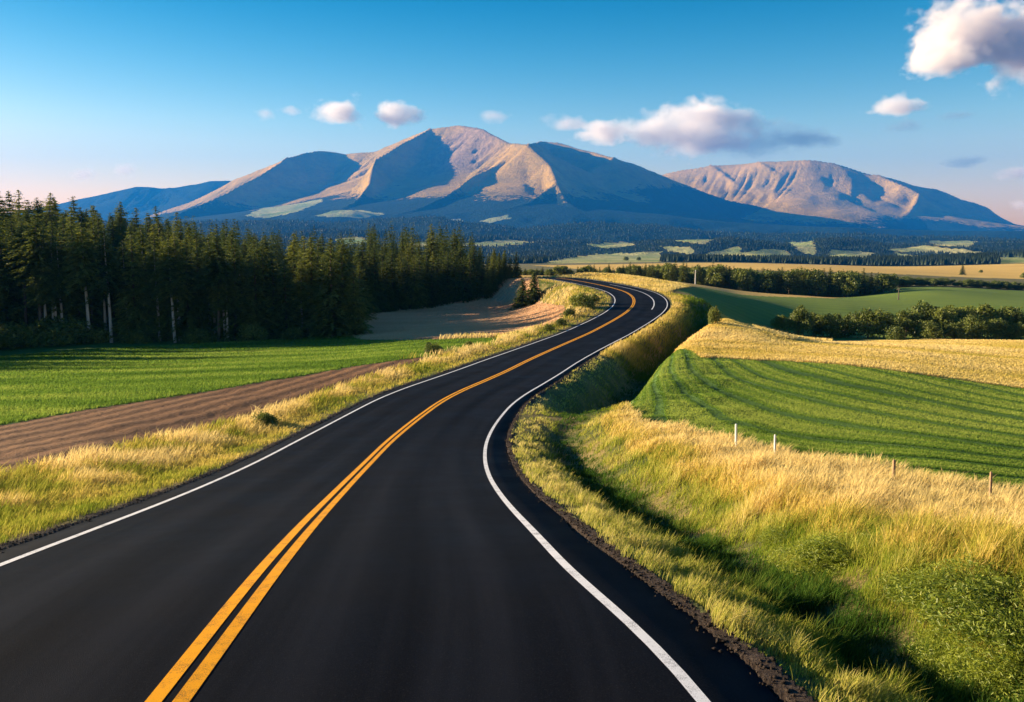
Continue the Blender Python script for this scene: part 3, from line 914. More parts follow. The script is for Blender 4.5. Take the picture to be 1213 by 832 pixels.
def plant(kind, meshes, x, y, scale, rz, label, cat, group=None, z=None, sz=None, sink=.1):
    z = float(terrain([x], [y])[0]) if z is None else z
    o = bpy.data.objects.new(kind, None); COL.objects.link(o)
    o.empty_display_size = .5
    o.location = (x, y, z - sink); o.rotation_euler = (0, 0, rz); o.scale = (scale, scale, sz or scale)
    tag(o, label, cat, group)
    for nm, me in zip(('crown', 'trunk'), meshes):
        c = bpy.data.objects.new(nm, me); COL.objects.link(c); c.parent = o
    return o


def build_forest():
    tall = [conifer(17, 2.9, .42 + .06 * (k % 3), 100 + k, 'needles_olive' if k % 2 else 'needles', 'pale_bark' if k % 3 != 2 else 'bark') for k in range(6)]
    full = [conifer(14, 2.9, .07, 200 + k, 'needles' if k % 3 else 'needles_olive', 'bark') for k in range(6)]
    G = 'conifers of the wood on the left'
    pts = []
    # front row along the edge of the green field, explicit
    front = np.array([(u, y) for u, y in zip(np.linspace(-8, 420, 34), np.full(34, 122.3))])
    g = np.random.default_rng(5)
    def ok(x, y, d):
        return all((x - a) ** 2 + (y - b) ** 2 > d * d for a, b, *_ in pts)
    trees = []
    for u, yy in front:
        yy += g.normal(0, 1.1); x = (u - 606.5 + g.normal(0, 3)) / F * yy
        if ok(x, yy, 1.1): pts.append((x, yy)); trees.append((x, yy, 'front', u))
    for u in (46, 52, 61, 65, 72, 104, 129, 205, 258, 268):
        x = (u - 606.5) / F * 119.2; pts.append((x, 119.2)); trees.append((x, 119.2, 'front', u + .25))
    # body of the wood
    tries = 0
    while len(trees) < 212 and tries < 30000:
        tries += 1
        yy = 123 + 78 * g.random() ** 1.25
        u = -20 + 560 * g.random()
        x = (u - 606.5) / F * yy
        right = np.interp(yy, [121, 135, 160, 172, 205], [422, 428, 432, 470, 600])
        if u > right: continue
        if ok(x, yy, 2.3): pts.append((x, yy)); trees.append((x, yy, 'body', u))
    # the second clump, stepping down to the far road
    tries = 0; n0 = len(trees)
    for u in np.linspace(432, 611, 28):
        yy = np.interp(u, [430, 520, 600], [163, 172, 176]) + g.normal(0, .8)
        x = (u - 606.5) / F * yy
        pts.append((x, yy)); trees.append((x, yy, 'clump', u))
    while len(trees) < n0 + 72 and tries < 20000:
        tries += 1
        u = 425 + 172 * g.random(); yy = 172 + 26 * g.random()
        if yy < np.interp(u, [430, 520, 600], [163, 172, 176]) + 1: continue
        x = (u - 606.5) / F * yy
        if ok(x, yy, 1.8): pts.append((x, yy)); trees.append((x, yy, 'clump', u))
    X = np.array([t[0] for t in trees]); Y = np.array([t[1] for t in trees]); Z = terrain(X, Y)
    for k, (x, y, w, u) in enumerate(trees):
        bare = (g.random() < (.3 if w == 'front' else .25) and w != 'clump') or (w == 'front' and y < 119.3)
        if 415 > u > 375 and w == 'front': bare = False
        me = tall[g.integers(6)] if bare else full[g.integers(6)]
        # crown line falls from left to right
        if w == 'clump':
            h = np.interp(u, [430, 520, 560, 600], [12.5, 10.5, 9, 6.0]) * g.uniform(.8, 1.08)
        else:
            h = np.interp(u, [0, 90, 200, 350, 430, 520], [19, 17.2, 15.5, 14.5, 13, 12.5]) * g.uniform(.78, 1.08)
            if w == 'front': h *= .97
        h0 = 17.0 if bare else 14.0
        s = h / h0
        ty = 'tall conifer with bare pale trunk' if bare and (me is tall[0] or me is tall[1] or me is tall[3] or me is tall[4]) else 'tall conifer with a bare brown trunk' if bare else 'dark conifer with low branches'
        wh = {'front': 'in the front row of the left wood', 'body': 'behind the wood front row', 'clump': 'of the clump above the stubble field'}[w]
        plant('pine_tree' if bare else 'spruce_tree', me, x, y, s * (1.0 if bare else g.uniform(.85, 1.15)), g.random() * 6.28, ty + ' ' + wh, 'conifer', G + (' (%s)' % {'front': 'front row', 'body': 'interior', 'clump': 'farther half'}[w]), z=float(Z[k]), sz=s)
    # the free-standing pair in front of the far road
    small = [conifer(5.5, 1.15, .02, 900 + k, 'needles', 'bark', dens=2.2) for k in range(2)]
    for (u, v, y, h, lab) in ((619, 356, 152, 5.0, 'left, shorter one of the two small dark conifers alone before the far road'), (633, 357, 150, 5.6, 'right, taller one of the two small dark conifers alone before the far road')):
        p = at(u, v, y)
        plant('spruce_tree', small[u > 625], p[0], y, 1.3, u, lab, 'conifer', sz=h / 5.5)
    # the rest of the wood outside the frame and behind, one mass
    V, Q, T = [], [], []
    o = 0
    lib = [full[k] for k in range(3)]
    cache = []
    for c, t in lib:
        v = np.empty(len(c.vertices) * 3, np.float32); c.vertices.foreach_get('co', v); v = v.reshape(-1, 3)
        ti = np.empty(len(c.vertices), np.float32); c.attributes['tint'].data.foreach_get('value', ti)
        kq = np.arange(0, len(v) // 4, 2)
        cache.append((v.reshape(-1, 4, 3)[kq].reshape(-1, 3), ti.reshape(-1, 4)[kq].ravel()))
    P = []
    for _ in range(4000):
        yy = 90 + 149 * g.random(); x = -190 + 190 * g.random(); u = 606.5 + F * x / yy
        if -22 < u and yy < 201: continue
        if yy < 119 and x > -74 + (119 - yy) * .15: continue  # unseen left trees set forward so their shadow covers more of the field
        if u > np.interp(yy, [200, 240], [560, 560]): continue
        if all((x - a) ** 2 + (yy - b) ** 2 > 12 for a, b in P): P.append((x, yy))
        if len(P) > 440: break
    P = np.array(P); ZP = terrain(P[:, 0], P[:, 1])
    for (x, yy), z in zip(P, ZP):
        v, ti = cache[g.integers(3)]
        s = g.uniform(.9, 1.15); a = g.random() * 6.28
        if yy > 200: s *= .85 if x > -60 else .9
        R = np.array([[math.cos(a), -math.sin(a), 0], [math.sin(a), math.cos(a), 0], [0, 0, 1]])
        V.append(v @ R.T * s * 1.1 + [x, yy, z]); T.append(ti); o += len(v)
    V = np.vstack(V).astype(np.float32); T = np.concatenate(T); k = np.arange(len(V)).reshape(-1, 4)
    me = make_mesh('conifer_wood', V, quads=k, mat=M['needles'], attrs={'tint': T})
    tag(add('conifer_wood', me), 'rest of the dark conifer wood behind, with unseen left trees set forward for shadow', 'wood', None, 'stuff')


build_forest()


def build_broadleaf():
    lib = [broadleaf(6, 5.2, 300 + k) for k in range(6)]
    lowb = [broadleaf(2.2, 2.9, 400 + k, n=3000, leaf=.17, low=0) for k in range(4)]
    g = np.random.default_rng(11)
    # hedge row right of the wheat field: (u, y, height, width factor, label)
    row = [(925, 134, 3.0, .8, 'small bush at the left end of the broadleaf tree row'),
           (948, 133, 5.2, .8, 'dark upright tree near the left end of the broadleaf row'),
           (966, 136, 4.4, .9, 'dull green tree leaning against the dark upright tree in the row'),
           (985, 134, 4.4, .9, 'round tree between the dark upright tree and the tallest pale one'),
           (1003, 138, 4.6, .9, 'half hidden tree behind the wheat field, left of the bright round tree'),
           (1030, 134, 5.4, 1.0, 'bright round tree standing out above the left part of the tree row'),
           (1049, 136, 4.8, .9, 'dark tree touching the right side of the bright round tree'),
           (1064, 127, 2.2, .8, 'low bright bush in front of the gap in the tree row'),
           (1075, 138, 5.0, 1.0, 'shaded tree behind the low bright bush'),
           (1096, 139, 6.3, 1.1, 'tallest olive tree in the middle of the broadleaf row'),
           (1116, 137, 5.8, 1.0, 'dark crowned tree right of the tallest olive tree'),
           (1105, 130, 3.4, 1.0, 'low spreading tree at the foot of the tallest olive tree'),
           (1136, 140, 5.8, 1.1, 'wide tree in the right half of the broadleaf row'),
           (1132, 130, 3.2, 1.0, 'low rounded bush in front of the wide tree'),
           (1158, 142, 6.2, 1.1, 'high tree on the skyline of the right half of the row'),
           (1160, 131, 4.2, 1.1, 'pale rounded tree bulging forward from the row'),
           (1180, 143, 6.0, 1.1, 'dark tree behind the pale bulging one'),
           (1187, 132, 3.8, 1.0, 'low tree right of the pale bulging one'),
           (1203, 142, 5.8, 1.1, 'dark tree close to the right edge of the photo'),
           (1213, 131, 3.0, 1.1, 'bright low bush at the right edge of the photo'),
           (1235, 140, 5.6, 1.1, 'tree cut off by the right edge of the photo'),
           (1265, 138, 5.6, 1.1, 'tree beyond the right edge of the row'), ]
    for k, (u, y, h, w, lab) in enumerate(row):
        x = (u - 606.5) / F * y
        s = h / 6 if h > 2.4 else h / 2.2
        plant('broadleaf_tree' if h > 2.4 else 'bush', lib[k % 6] if h > 2.4 else lowb[k % 4], x, y, s * w * 1.02, g.random() * 6.28, lab, 'tree' if h > 2.4 else 'bush', 'broadleaf trees behind the wheat field', sz=s, sink=.25)
    # bushes under the edge of the wood
    for k, (u, y, h, lab) in enumerate([(8, 117.5, 3.6, 'yellow green bush at the left edge of the photo under the wood'), (32, 118, 3.0, 'dark bush next to the yellow green one under the wood'), (58, 118.5, 4.2, 'large rounded bush below the group of pale trunks'), (80, 118, 3.4, 'bush right of the large rounded one below the pale trunks'),
                                        (112, 119, 2.2, 'low shaded bush left of the leaning pale trunk'), (160, 119, 2.0, 'low shaded bush under the middle of the wood'), (235, 119, 2.2, 'low bush at the foot of the front conifers, right of centre of the wood'), (300, 119, 2.3, 'bush in the shade near the right part of the wood edge'), (345, 119, 1.8, 'small bush close to the right corner of the wood')]):
        x = (u - 606.5) / F * y
        plant('bush', lowb[k % 4], x, y, h / 2.2 * 1.2, g.random() * 6, lab, 'bush', 'bushes under the wood edge', sz=h / 2.2)
    # shrubs in the hollow inside the bend and along the left verge
    for k, (u, v, h, w, lab) in enumerate([(688, 366, 2.2, 1.0, 'brownish shrub in the hollow inside the far bend'), (700, 361, 1.5, .9, 'shrub right of the brownish one inside the far bend'), (674, 376, 1.2, 1.0, 'dark low shrub at the end of the stubble field'),
                                           (664, 386, .9, 1.1, 'bright yellow green shrub on the verge below the dark one'), (650, 392, .8, 1.0, 'small shrub on the left verge before the stubble field'), (514, 420, 1.1, 1.0, 'weedy shrub between green field tip and road verge'), (556, 412, .7, 1, 'low weed at the tip of the green field'),
                                           (316, 508, .8, 1.0, 'bright green weed clump standing in the left verge'), (812, 372, .9, .7, 'upright green shrub beside the far end of the deep ditch'), (846, 384, 1.9, .45, 'narrow dark shrub in the dry grass right of the deep ditch')]):
        p = hit(u, v)
        plant('shrub', lowb[k % 4], p[0], p[1], h / 2.2 * w, k, lab, 'shrub', None, sz=h / 2.2, sink=.05)
    # weeds on the near right bank
    weed = [broadleaf(.8, 1.7, 500 + k, n=16000, leaf=.065, low=0, wr=.28, mat='weed_leaves') for k in range(3)]
    for k, (u, v, h, w, lab) in enumerate([(985, 668, .75, 1.1, 'dark hollow weed clump low on the right bank'), (1060, 655, .7, 1.0, 'green weed clump right of the dark hollow one'), (925, 640, .5, 1.0, 'low green weed clump left of the dark hollow one'),
                                           (1150, 715, .8, 1.2, 'tall bright weed clump near the lower right corner'), (1205, 745, .9, 1.2, 'dense weed clump cut by the right edge of the photo'), (1090, 705, .5, 1.2, 'low weeds between the dark clump and the lower right corner'), (1195, 805, .6, 1.2, 'leafy green weeds in the lower right corner of the photo'), (1135, 778, .5, 1.2, 'leafy weeds just left of the lower right corner, beside the ditch'), (1205, 690, .6, 1.2, 'weed clump at the right edge below the golden grass'), (1105, 668, .5, 1.2, 'pale green weeds in the middle of the right bank')]):
        p = hit(u, v)
        plant('weed_clump', weed[k % 3], p[0], p[1], h * w * .85, k * 1.3, lab, 'weeds', None, sz=h * .62, sink=.08)
    # dark hedge beyond the far green field and the tree band on the crest
    con = [conifer(9, 1.9, .05, 600 + k, 'needles' if k % 2 else 'needles_olive', 'bark', dens=.8) for k in range(4)]
    bl = [broadleaf(8, 5.5, 620 + k, n=2600, leaf=.42) for k in range(3)]
    n = 0
    used = []
    for u in list(np.linspace(600, 1052, 66)):
        u = u + g.normal(0, 2)
        top = np.interp(u, [600, 660, 720, 770, 800, 860, 900, 960, 1052], [320, 316, 314, 312, 310, 314, 318, 316, 323]) + g.normal(0, 1.6)
        y = np.interp(u, [600, 700, 800, 900, 1052], [300, 300, 290, 285, 290]) + g.uniform(0, 14)
        x = (u - 606.5) / F * y
        zt = -(top - 296) / F * y + CAMZ
        zb = float(terrain([x], [y])[0])
        h = max(zt - zb, 2.5)
        broad = g.random() < .35
        me = bl[g.integers(3)] if broad else con[g.integers(4)]
        s = h / (8 if broad else 9)
        sec = 'left part of the tree band beyond the far bend' if u < 760 else 'middle part of the tree band beyond the golden strip' if u < 900 else 'thick right part of the tree band beyond the golden strip'
        plant('broadleaf_tree' if broad else 'spruce_tree', me, x, y, max(s, .55) * (1.0 if broad else 1.15), g.random() * 6, ('round topped tree' if broad else 'pointed conifer') + ' in the ' + sec, 'tree' if broad else 'conifer', ('round trees' if broad else 'conifers') + ' in the ' + sec, z=zb, sz=s)
    # extra depth of the band (one mass) and the dark hedge on the right
    V, T = [], []
    def cached(c):
        v = np.empty(len(c.vertices) * 3, np.float32); c.vertices.foreach_get('co', v); v = v.reshape(-1, 3)
        ti = np.empty(len(c.vertices), np.float32); c.attributes['tint'].data.foreach_get('value', ti)
        return v, ti
    cc = [cached(c) for c, _ in con + bl]
    hh = [9] * 4 + [8] * 3
    for k in range(330):
        if k < 170:
            u = g.uniform(600, 1052); y = np.interp(u, [600, 800, 1052], [312, 300, 300]) + g.uniform(6, 30)
            top = np.interp(u, [600, 660, 720, 770, 800, 860, 900, 960, 1052], [321, 318, 316, 314, 313, 316, 318, 318, 325]) + g.uniform(-1, 3)
        else:
            u = g.uniform(1040, 1290); y = 335 + g.uniform(0, 14)
            top = np.interp(u, [1040, 1100, 1160, 1213, 1290], [325, 329, 331, 335, 338]) + g.uniform(-1.5, 3)
        x = (u - 606.5) / F * y; zt = -(top - 296) / F * y + CAMZ; zb = float(terrain([x], [y])[0]); h = max(zt - zb, 2)
        if h < 2.05: pass
        i = g.integers(0, 7) if k < 170 else g.integers(4, 7)
        v, ti = cc[i]; s = h / hh[i]; a = g.random() * 6.28
        R = np.array([[math.cos(a), -math.sin(a), 0], [math.sin(a), math.cos(a), 0], [0, 0, 1]])
        V.append(v @ R.T * s * [1.2, 1.2, 1] + [x, y, zb]); T.append(ti)
    V = np.vstack(V); k = np.arange(len(V)).reshape(-1, 4)
    me = make_mesh('distant_wood', V, quads=k, mat=M['needles'], attrs={'tint': np.concatenate(T)})
    tag(add('distant_wood', me), 'dark belt of distant trees and hedge beyond the far green field', 'wood', None, 'stuff')


build_broadleaf()


def build_valley_trees():
    """tiny conifers covering the wooded valley sides, one mass"""
    g = np.random.default_rng(3)
    n = 60000
    r = np.exp(g.uniform(math.log(1180), math.log(4800), n)); t = g.uniform(-.62, .62, n)
    x, y = r * np.sin(t), r * np.cos(t)
    fo, pa = valley_masks(x, y)
    dens = sstep(.38, .55, fbm(x / 240, y / 240, 3) + .12)
    ok = (pa < .5) & (g.random(n) < dens)
    x, y, r = x[ok], y[ok], r[ok]; n = len(x)
    z = terrain(x, y)
    h = g.uniform(6, 12, n); w = h * g.uniform(.2, .32, n)
    V = np.empty((n, 5, 3))
    ang = g.random(n) * 6.28
    for k in range(4):
        a = ang + k * math.pi / 2
        V[:, k] = np.c_[x + np.cos(a) * w, y + np.sin(a) * w, z + h * .08]
    V[:, 4] = np.c_[x, y, z + h]
    k = np.arange(n) * 5
    T = np.vstack([np.c_[k + i, k + (i + 1) % 4, k + 4] for i in range(4)])
    me = make_mesh('valley_forest', V.reshape(-1, 3), tris=T, mat=M['needles_far'], attrs={'tint': np.repeat(g.random(n), 5)})
    tag(add('valley_forest', me), 'bluish conifer forest covering the valley at the foot of the mountains', 'forest', None, 'stuff')


build_valley_trees()


# ------------------------------------------------------------------ mountains
def ridge_field(X, Y, ridges, base, k=22.0):
    acc = np.zeros(len(X)); 
    best = np.full(len(X), -1e9); vals = []
    for n_, (pts, s) in enumerate(ridges):
        P = np.array([at(u, v, y) for u, v, y in pts])
        z = np.full(len(X), -1e9); tt = np.zeros(len(X)); dd = np.full(len(X), 1e9)
        L = 0
        for a, b in zip(P[:-1], P[1:]):
            ab = b[:2] - a[:2]; l2 = ab @ ab
            t = np.clip(((X - a[0]) * ab[0] + (Y - a[1]) * ab[1]) / l2, 0, 1)
            d = np.hypot(X - a[0] - t * ab[0], Y - a[1] - t * ab[1])
            zr = a[2] + t * (b[2] - a[2])
            H = np.maximum(zr - base, 20)
            c = base + H * np.exp(-d * s * 1.45 / H - (d / (1.9 * H + 400)) ** 2 * .0)
            m = c > z
            z = np.where(m, c, z); tt = np.where(m, L + t * math.sqrt(l2), tt); dd = np.where(m, d, dd)
            L += math.sqrt(l2)
        g = (fbm(tt / 75 + 31 * n_, dd / 900 + tt / 4000, 3) - .5) * 2
        z = z - np.clip(dd, 0, 300) / 300 * 38 * (np.abs(g) ** .7 * 1.6 - .3) * np.clip((z - base) / 450, 0, 1) * np.exp(-np.clip(dd - 700, 0, None) / 600)
        vals.append(z)
    vals = np.array(vals); mx = vals.max(0)
    return mx + k * np.log(np.exp((vals - mx) / k).sum(0)) - k * math.log(1.3)


def mountain(name, ridges, xr, yr, step, base, forest_line, rock=None, past=(), k=22.0, noise=(45, 520)):
    xs = np.arange(xr[0], xr[1], step); ys = np.arange(yr[0], yr[1], step)
    X, Y = np.meshgrid(xs, ys); X = X.ravel(); Y = Y.ravel()
    wx = (fbm(X / 700, Y / 700, 3) - .5) * 260; wy = (fbm(X / 700 + 9, Y / 700, 3) - .5) * 260
    edge = .35
    Z = ridge_field(X + wx * edge, Y + wy * edge, ridges, base, k)
    hh = np.clip((Z - base) / 400, 0, 1)
    Z += (fbm(X / noise[1], Y / noise[1], 5) - .5) * noise[0] * hh
    m = sstep(yr[0], yr[0] + 1500, Y + (fbm(X / 500, Y / 500, 3) - .5) * 600) * sstep(xr[0], xr[0] + 500, X) * (1 - sstep(xr[1] - 500, xr[1], X)) * (1 - sstep(yr[1] - 400, yr[1], Y))
    Z = Z * m - 60 * (1 - m)
    fl = forest_line
    fo = .5 + (fl + sstep(700, 2600, X) * (350 if fl > 400 and fl < 1000 else 0) - Z) / 260 + (fbm(X / 600, Y / 600, 4) - .5) * 1.3  # forest colour carried up the right flank to paint in its shade
    rk = np.zeros(len(X))
    if rock:
        p = at(*rock[:3]); rk = np.clip(1 - np.hypot((X - p[0]) / rock[3], (Y - p[1]) / rock[4]), 0, 1) * 2
        rk = np.clip(rk, 0, 1) * .85
    U_, V_ = pix(X, Y, Z)
    pa = np.zeros(len(X))
    for P in past:
        pa = np.where(inpoly(U_ + 6 * (fbm(X / 120, Y / 120, 3) - .5), V_ + 3 * (fbm(X / 120 + 9, Y / 120, 3) - .5), P) & (Y < 8300), 1, pa)
    V = np.c_[X, Y, Z]
    nx = len(xs); i = (np.arange(len(ys) - 1)[:, None] * nx + np.arange(nx - 1)[None]).ravel()
    Q = np.c_[i, i + 1, i + 1 + nx, i + nx]
    me = make_mesh(name, V, quads=Q, mat=M['moor'], smooth=True, attrs={'forest': np.clip(fo, 0, 1), 'rock': rk, 'pasture': pa})
    return tag(add(name, me), kind='structure')


def build_mountains():
    big = [
        ([(150, 262, 11100), (225, 240, 10800), (280, 212, 10300), (338, 187, 9700), (360, 181, 10000), (380, 179, 10400), (410, 183, 10400), (445, 178, 10150), (480, 164, 9850), (512, 152, 9650), (545, 147, 9500), (572, 153, 9100), (603, 169, 8550), (625, 171, 8150), (648, 192, 7700), (658, 214, 7300), (674, 238, 6900), (700, 256, 6500)], .58),
        ([(512, 152, 9650), (470, 172, 8900), (447, 188, 8450), (438, 214, 7950), (418, 240, 7400), (395, 256, 6900)], 1.15),
        ([(338, 187, 9700), (298, 213, 8950), (250, 238, 8250), (200, 258, 7700)], .75),
        ([(606, 184, 8300), (585, 196, 8050), (560, 208, 7750), (530, 232, 7300), (490, 250, 6800), (450, 262, 6400)], .95),
        ([(658, 214, 7300), (630, 238, 6950), (590, 256, 6600)], .95),
        ([(625, 171, 8400), (640, 167, 9900), (665, 169, 9800), (700, 178, 9500), (728, 186, 9150), (760, 197, 9500), (800, 214, 9900), (860, 236, 10300), (950, 256, 10700), (1050, 272, 11000), (1213, 289, 11200)], .65),
        ([(625, 171, 8400), (662, 187, 8650), (690, 200, 8800), (740, 222, 9100), (800, 243, 9400), (900, 264, 9600)], .62),
        ([(728, 186, 9150), (700, 200, 8950)], .7),
        ([(230, 262, 6600), (330, 250, 6700), (420, 248, 6600), (480, 262, 6300)], .25),
        ([(560, 268, 6300), (680, 262, 6400), (760, 262, 6600)], .25),
    ]
    mountain('mountain', big, (-5200, 6800), (5200, 12400), 24, 90, 470, rock=(548, 165, 8900, 650, 700),
             past=[[(290, 256), (312, 247), (340, 243), (385, 232), (380, 240), (350, 252), (318, 258)], [(370, 256), (400, 249), (430, 249), (456, 254), (430, 258)], [(568, 262), (600, 254), (604, 259), (580, 264)], [(520, 262), (545, 259), (548, 262)]])
    right = [
        ([(700, 235, 12900), (760, 214, 12600), (795, 203, 12300), (850, 195, 12000), (900, 191, 11700), (960, 189, 11300), (1000, 196, 11100), (1040, 206, 10900), (1080, 217, 11200), (1130, 231, 11600), (1170, 247, 11900), (1213, 271, 12200), (1260, 292, 12400)], .6),
        ([(1040, 206, 10900), (1066, 216, 10600), (1088, 228, 10350), (1080, 248, 9900), (1060, 266, 9500)], .75),
        ([(985, 193, 11200), (1010, 212, 10900), (1006, 232, 10500), (1030, 255, 10000)], 1.25),
        ([(900, 191, 11700), (925, 210, 11200), (915, 235, 10700)], .95),
        ([(840, 196, 12050), (868, 214, 11500), (862, 235, 11100)], .95),
    ]
    mountain('mountain', right, (600, 8600), (8300, 13700), 28, 130, 300, noise=(60, 380))
    left = [([(-40, 262, 12300), (60, 243, 12300), (110, 232, 12300), (160, 221, 12300), (200, 222, 12300), (250, 213, 12300), (285, 212, 12300), (340, 235, 12300), (400, 255, 12300)], .45),
            ([(200, 222, 12300), (240, 245, 11400), (260, 262, 10800)], .5)]
    mountain('mountain', left, (-9000, -2000), (9800, 13400), 40, 130, 1500)
    hills = [([(-50, 268, 4700), (150, 262, 4700), (250, 262, 4700), (330, 259, 4700), (400, 262, 4700), (450, 258, 4700), (520, 256, 4600), (560, 262, 4500), (610, 270, 4500), (650, 267, 4500), (710, 261, 4600), (770, 265, 4600), (850, 272, 4600), (900, 277, 4500), (960, 273, 4500), (1050, 280, 4500), (1130, 278, 4500), (1213, 285, 4400)], .14),
             ([(150, 285, 3600), (330, 278, 3500), (400, 272, 3400), (450, 273, 3400), (520, 281, 3300), (580, 277, 3300), (640, 284, 3300), (740, 290, 3300)], .12),
             ([(680, 292, 2800), (760, 284, 2750), (810, 279, 2700), (860, 281, 2700), (910, 289, 2700), (960, 283, 2700), (1010, 281, 2800), (1060, 288, 2800), (1110, 285, 2700), (1170, 291, 2700), (1250, 296, 2600)], .13),
             ([(760, 305, 1900), (810, 301, 1900), (850, 296, 1900), (890, 293, 1850), (930, 299, 1900), (975, 297, 1900), (1010, 292, 2000), (1050, 297, 1900), (1080, 306, 1900), (1140, 305, 1900)], .12)]
    xs = 0
    return hills


HILLS = build_mountains()


def build_hills():
    """wooded foothills with small conifers all over"""
    g = np.random.default_rng(9)
    for n_, (h, lab) in enumerate(zip(HILLS, ('broad dark wooded ridge at the foot of the big mountain', 'wooded foothill above the left conifer wood', 'wooded rise with clearings in the middle of the valley', 'nearest low wooded rise in the valley'))):
        P = np.array([at(u, v, y) for u, v, y in h[0]])
        ym = P[:, 1].mean()
        d = {0: 900, 1: 500, 2: 450, 3: 250}[n_]
        xs = np.arange(P[:, 0].min() - d, P[:, 0].max() + d, 14 if n_ else 22); ys = np.arange(ym - d, ym + d * 1.2, 14 if n_ else 22)
        X, Y = np.meshgrid(xs, ys); sh = X.shape; X = X.ravel(); Y = Y.ravel()
        zr = np.interp(X, P[:, 0], P[:, 2]); yr = np.interp(X, P[:, 0], P[:, 1])
        dx = np.maximum(np.maximum(P[:, 0].min() - X, X - P[:, 0].max()), 0)
        dd = np.hypot((Y - yr - 60 * (fbm(X / 400, Y * 0, 3) - .5)), dx) / d
        zg = terrain(X, Y)
        prof = np.cos(np.clip(dd, 0, 1) * math.pi / 2) ** 1.3
        Z = zg - 12 + (zr - zg) * prof * (1 + .0 * X) + (fbm(X / 260, Y / 260, 4) - .5) * 42 * np.clip(prof * 2, 0, 1)
        fo = .95 - .2 * sstep(.55, .7, fbm(X / 300 + 5, Y / 200, 3))
        pa = np.zeros(len(X))
        pa = pasture_mask(X, Y, Z); fo = np.where(pa > 0, 0, fo)
        Q0 = (np.arange(sh[0] - 1)[:, None] * sh[1] + np.arange(sh[1] - 1)[None]).ravel()
        Q = np.c_[Q0, Q0 + 1, Q0 + 1 + sh[1], Q0 + sh[1]]
        me = make_mesh('hill', np.c_[X, Y, Z], quads=Q, mat=M['moor'], smooth=True, attrs={'forest': fo, 'rock': 0 * fo, 'pasture': pa})
        tag(add('hill', me), kind='structure')
        # trees
        m = {0: 18000, 1: 14000, 2: 26000, 3: 12000}[n_]
        k = g.integers(0, len(X), m)
        ok = (pa[k] < .5) & (g.random(m) < .35 + .65 * (fo[k] > .7)) & (Z[k] > zg[k] - 2)
        k = k[ok]; m = len(k)
        x = X[k] + g.uniform(-9, 9, m); y = Y[k] + g.uniform(-9, 9, m); z = Z[k] - 1
        hh = g.uniform(8, 18, m) * (1.0 if n_ < 2 else .6); w = hh * g.uniform(.2, .33, m)
        keep_ = pasture_mask(x, y, z, pad=1.5) < .5; x, y, z, hh, w = x[keep_], y[keep_], z[keep_], hh[keep_], w[keep_]; m = len(x)
        V = np.empty((m, 5, 3)); ang = g.random(m) * 6.28
        for q in range(4):
            a = ang + q * math.pi / 2
            V[:, q] = np.c_[x + np.cos(a) * w, y + np.sin(a) * w, z]
        V[:, 4] = np.c_[x, y, z + hh]
        kk = np.arange(m) * 5
        T = np.vstack([np.c_[kk + i, kk + (i + 1) % 4, kk + 4] for i in range(4)])
        me = make_mesh('hill_forest', V.reshape(-1, 3), tris=T, mat=M['needles_far'], attrs={'tint': np.repeat(g.random(m), 5)})
        tag(add('hill_forest', me), 'conifer forest on the ' + lab, 'forest', None, 'stuff')


build_hills()


# ------------------------------------------------------------------ fence posts and poles
def box(x0, x1, y0, y1, z0, z1, top=1.0):
    cx, cy = (x0 + x1) / 2, (y0 + y1) / 2
    f = lambda x, y: (cx + (x - cx) * top, cy + (y - cy) * top)
    V = [(x0, y0, z0), (x1, y0, z0), (x1, y1, z0), (x0, y1, z0)] + [(*f(x, y), z1) for x, y in ((x0, y0), (x1, y0), (x1, y1), (x0, y1))]
    return V, [(0, 3, 2, 1), (4, 5, 6, 7), (0, 1, 5, 4), (1, 2, 6, 5), (2, 3, 7, 6), (3, 0, 4, 7)]


def bev(name, V, Fc, mat, w, parent, loc=None):
    me = make_mesh(name, V, faces=Fc, mat=M[mat])
    o = add(name, me, parent, loc)
    b = o.modifiers.new('bevel', 'BEVEL'); b.width = w; b.segments = 2
    return o


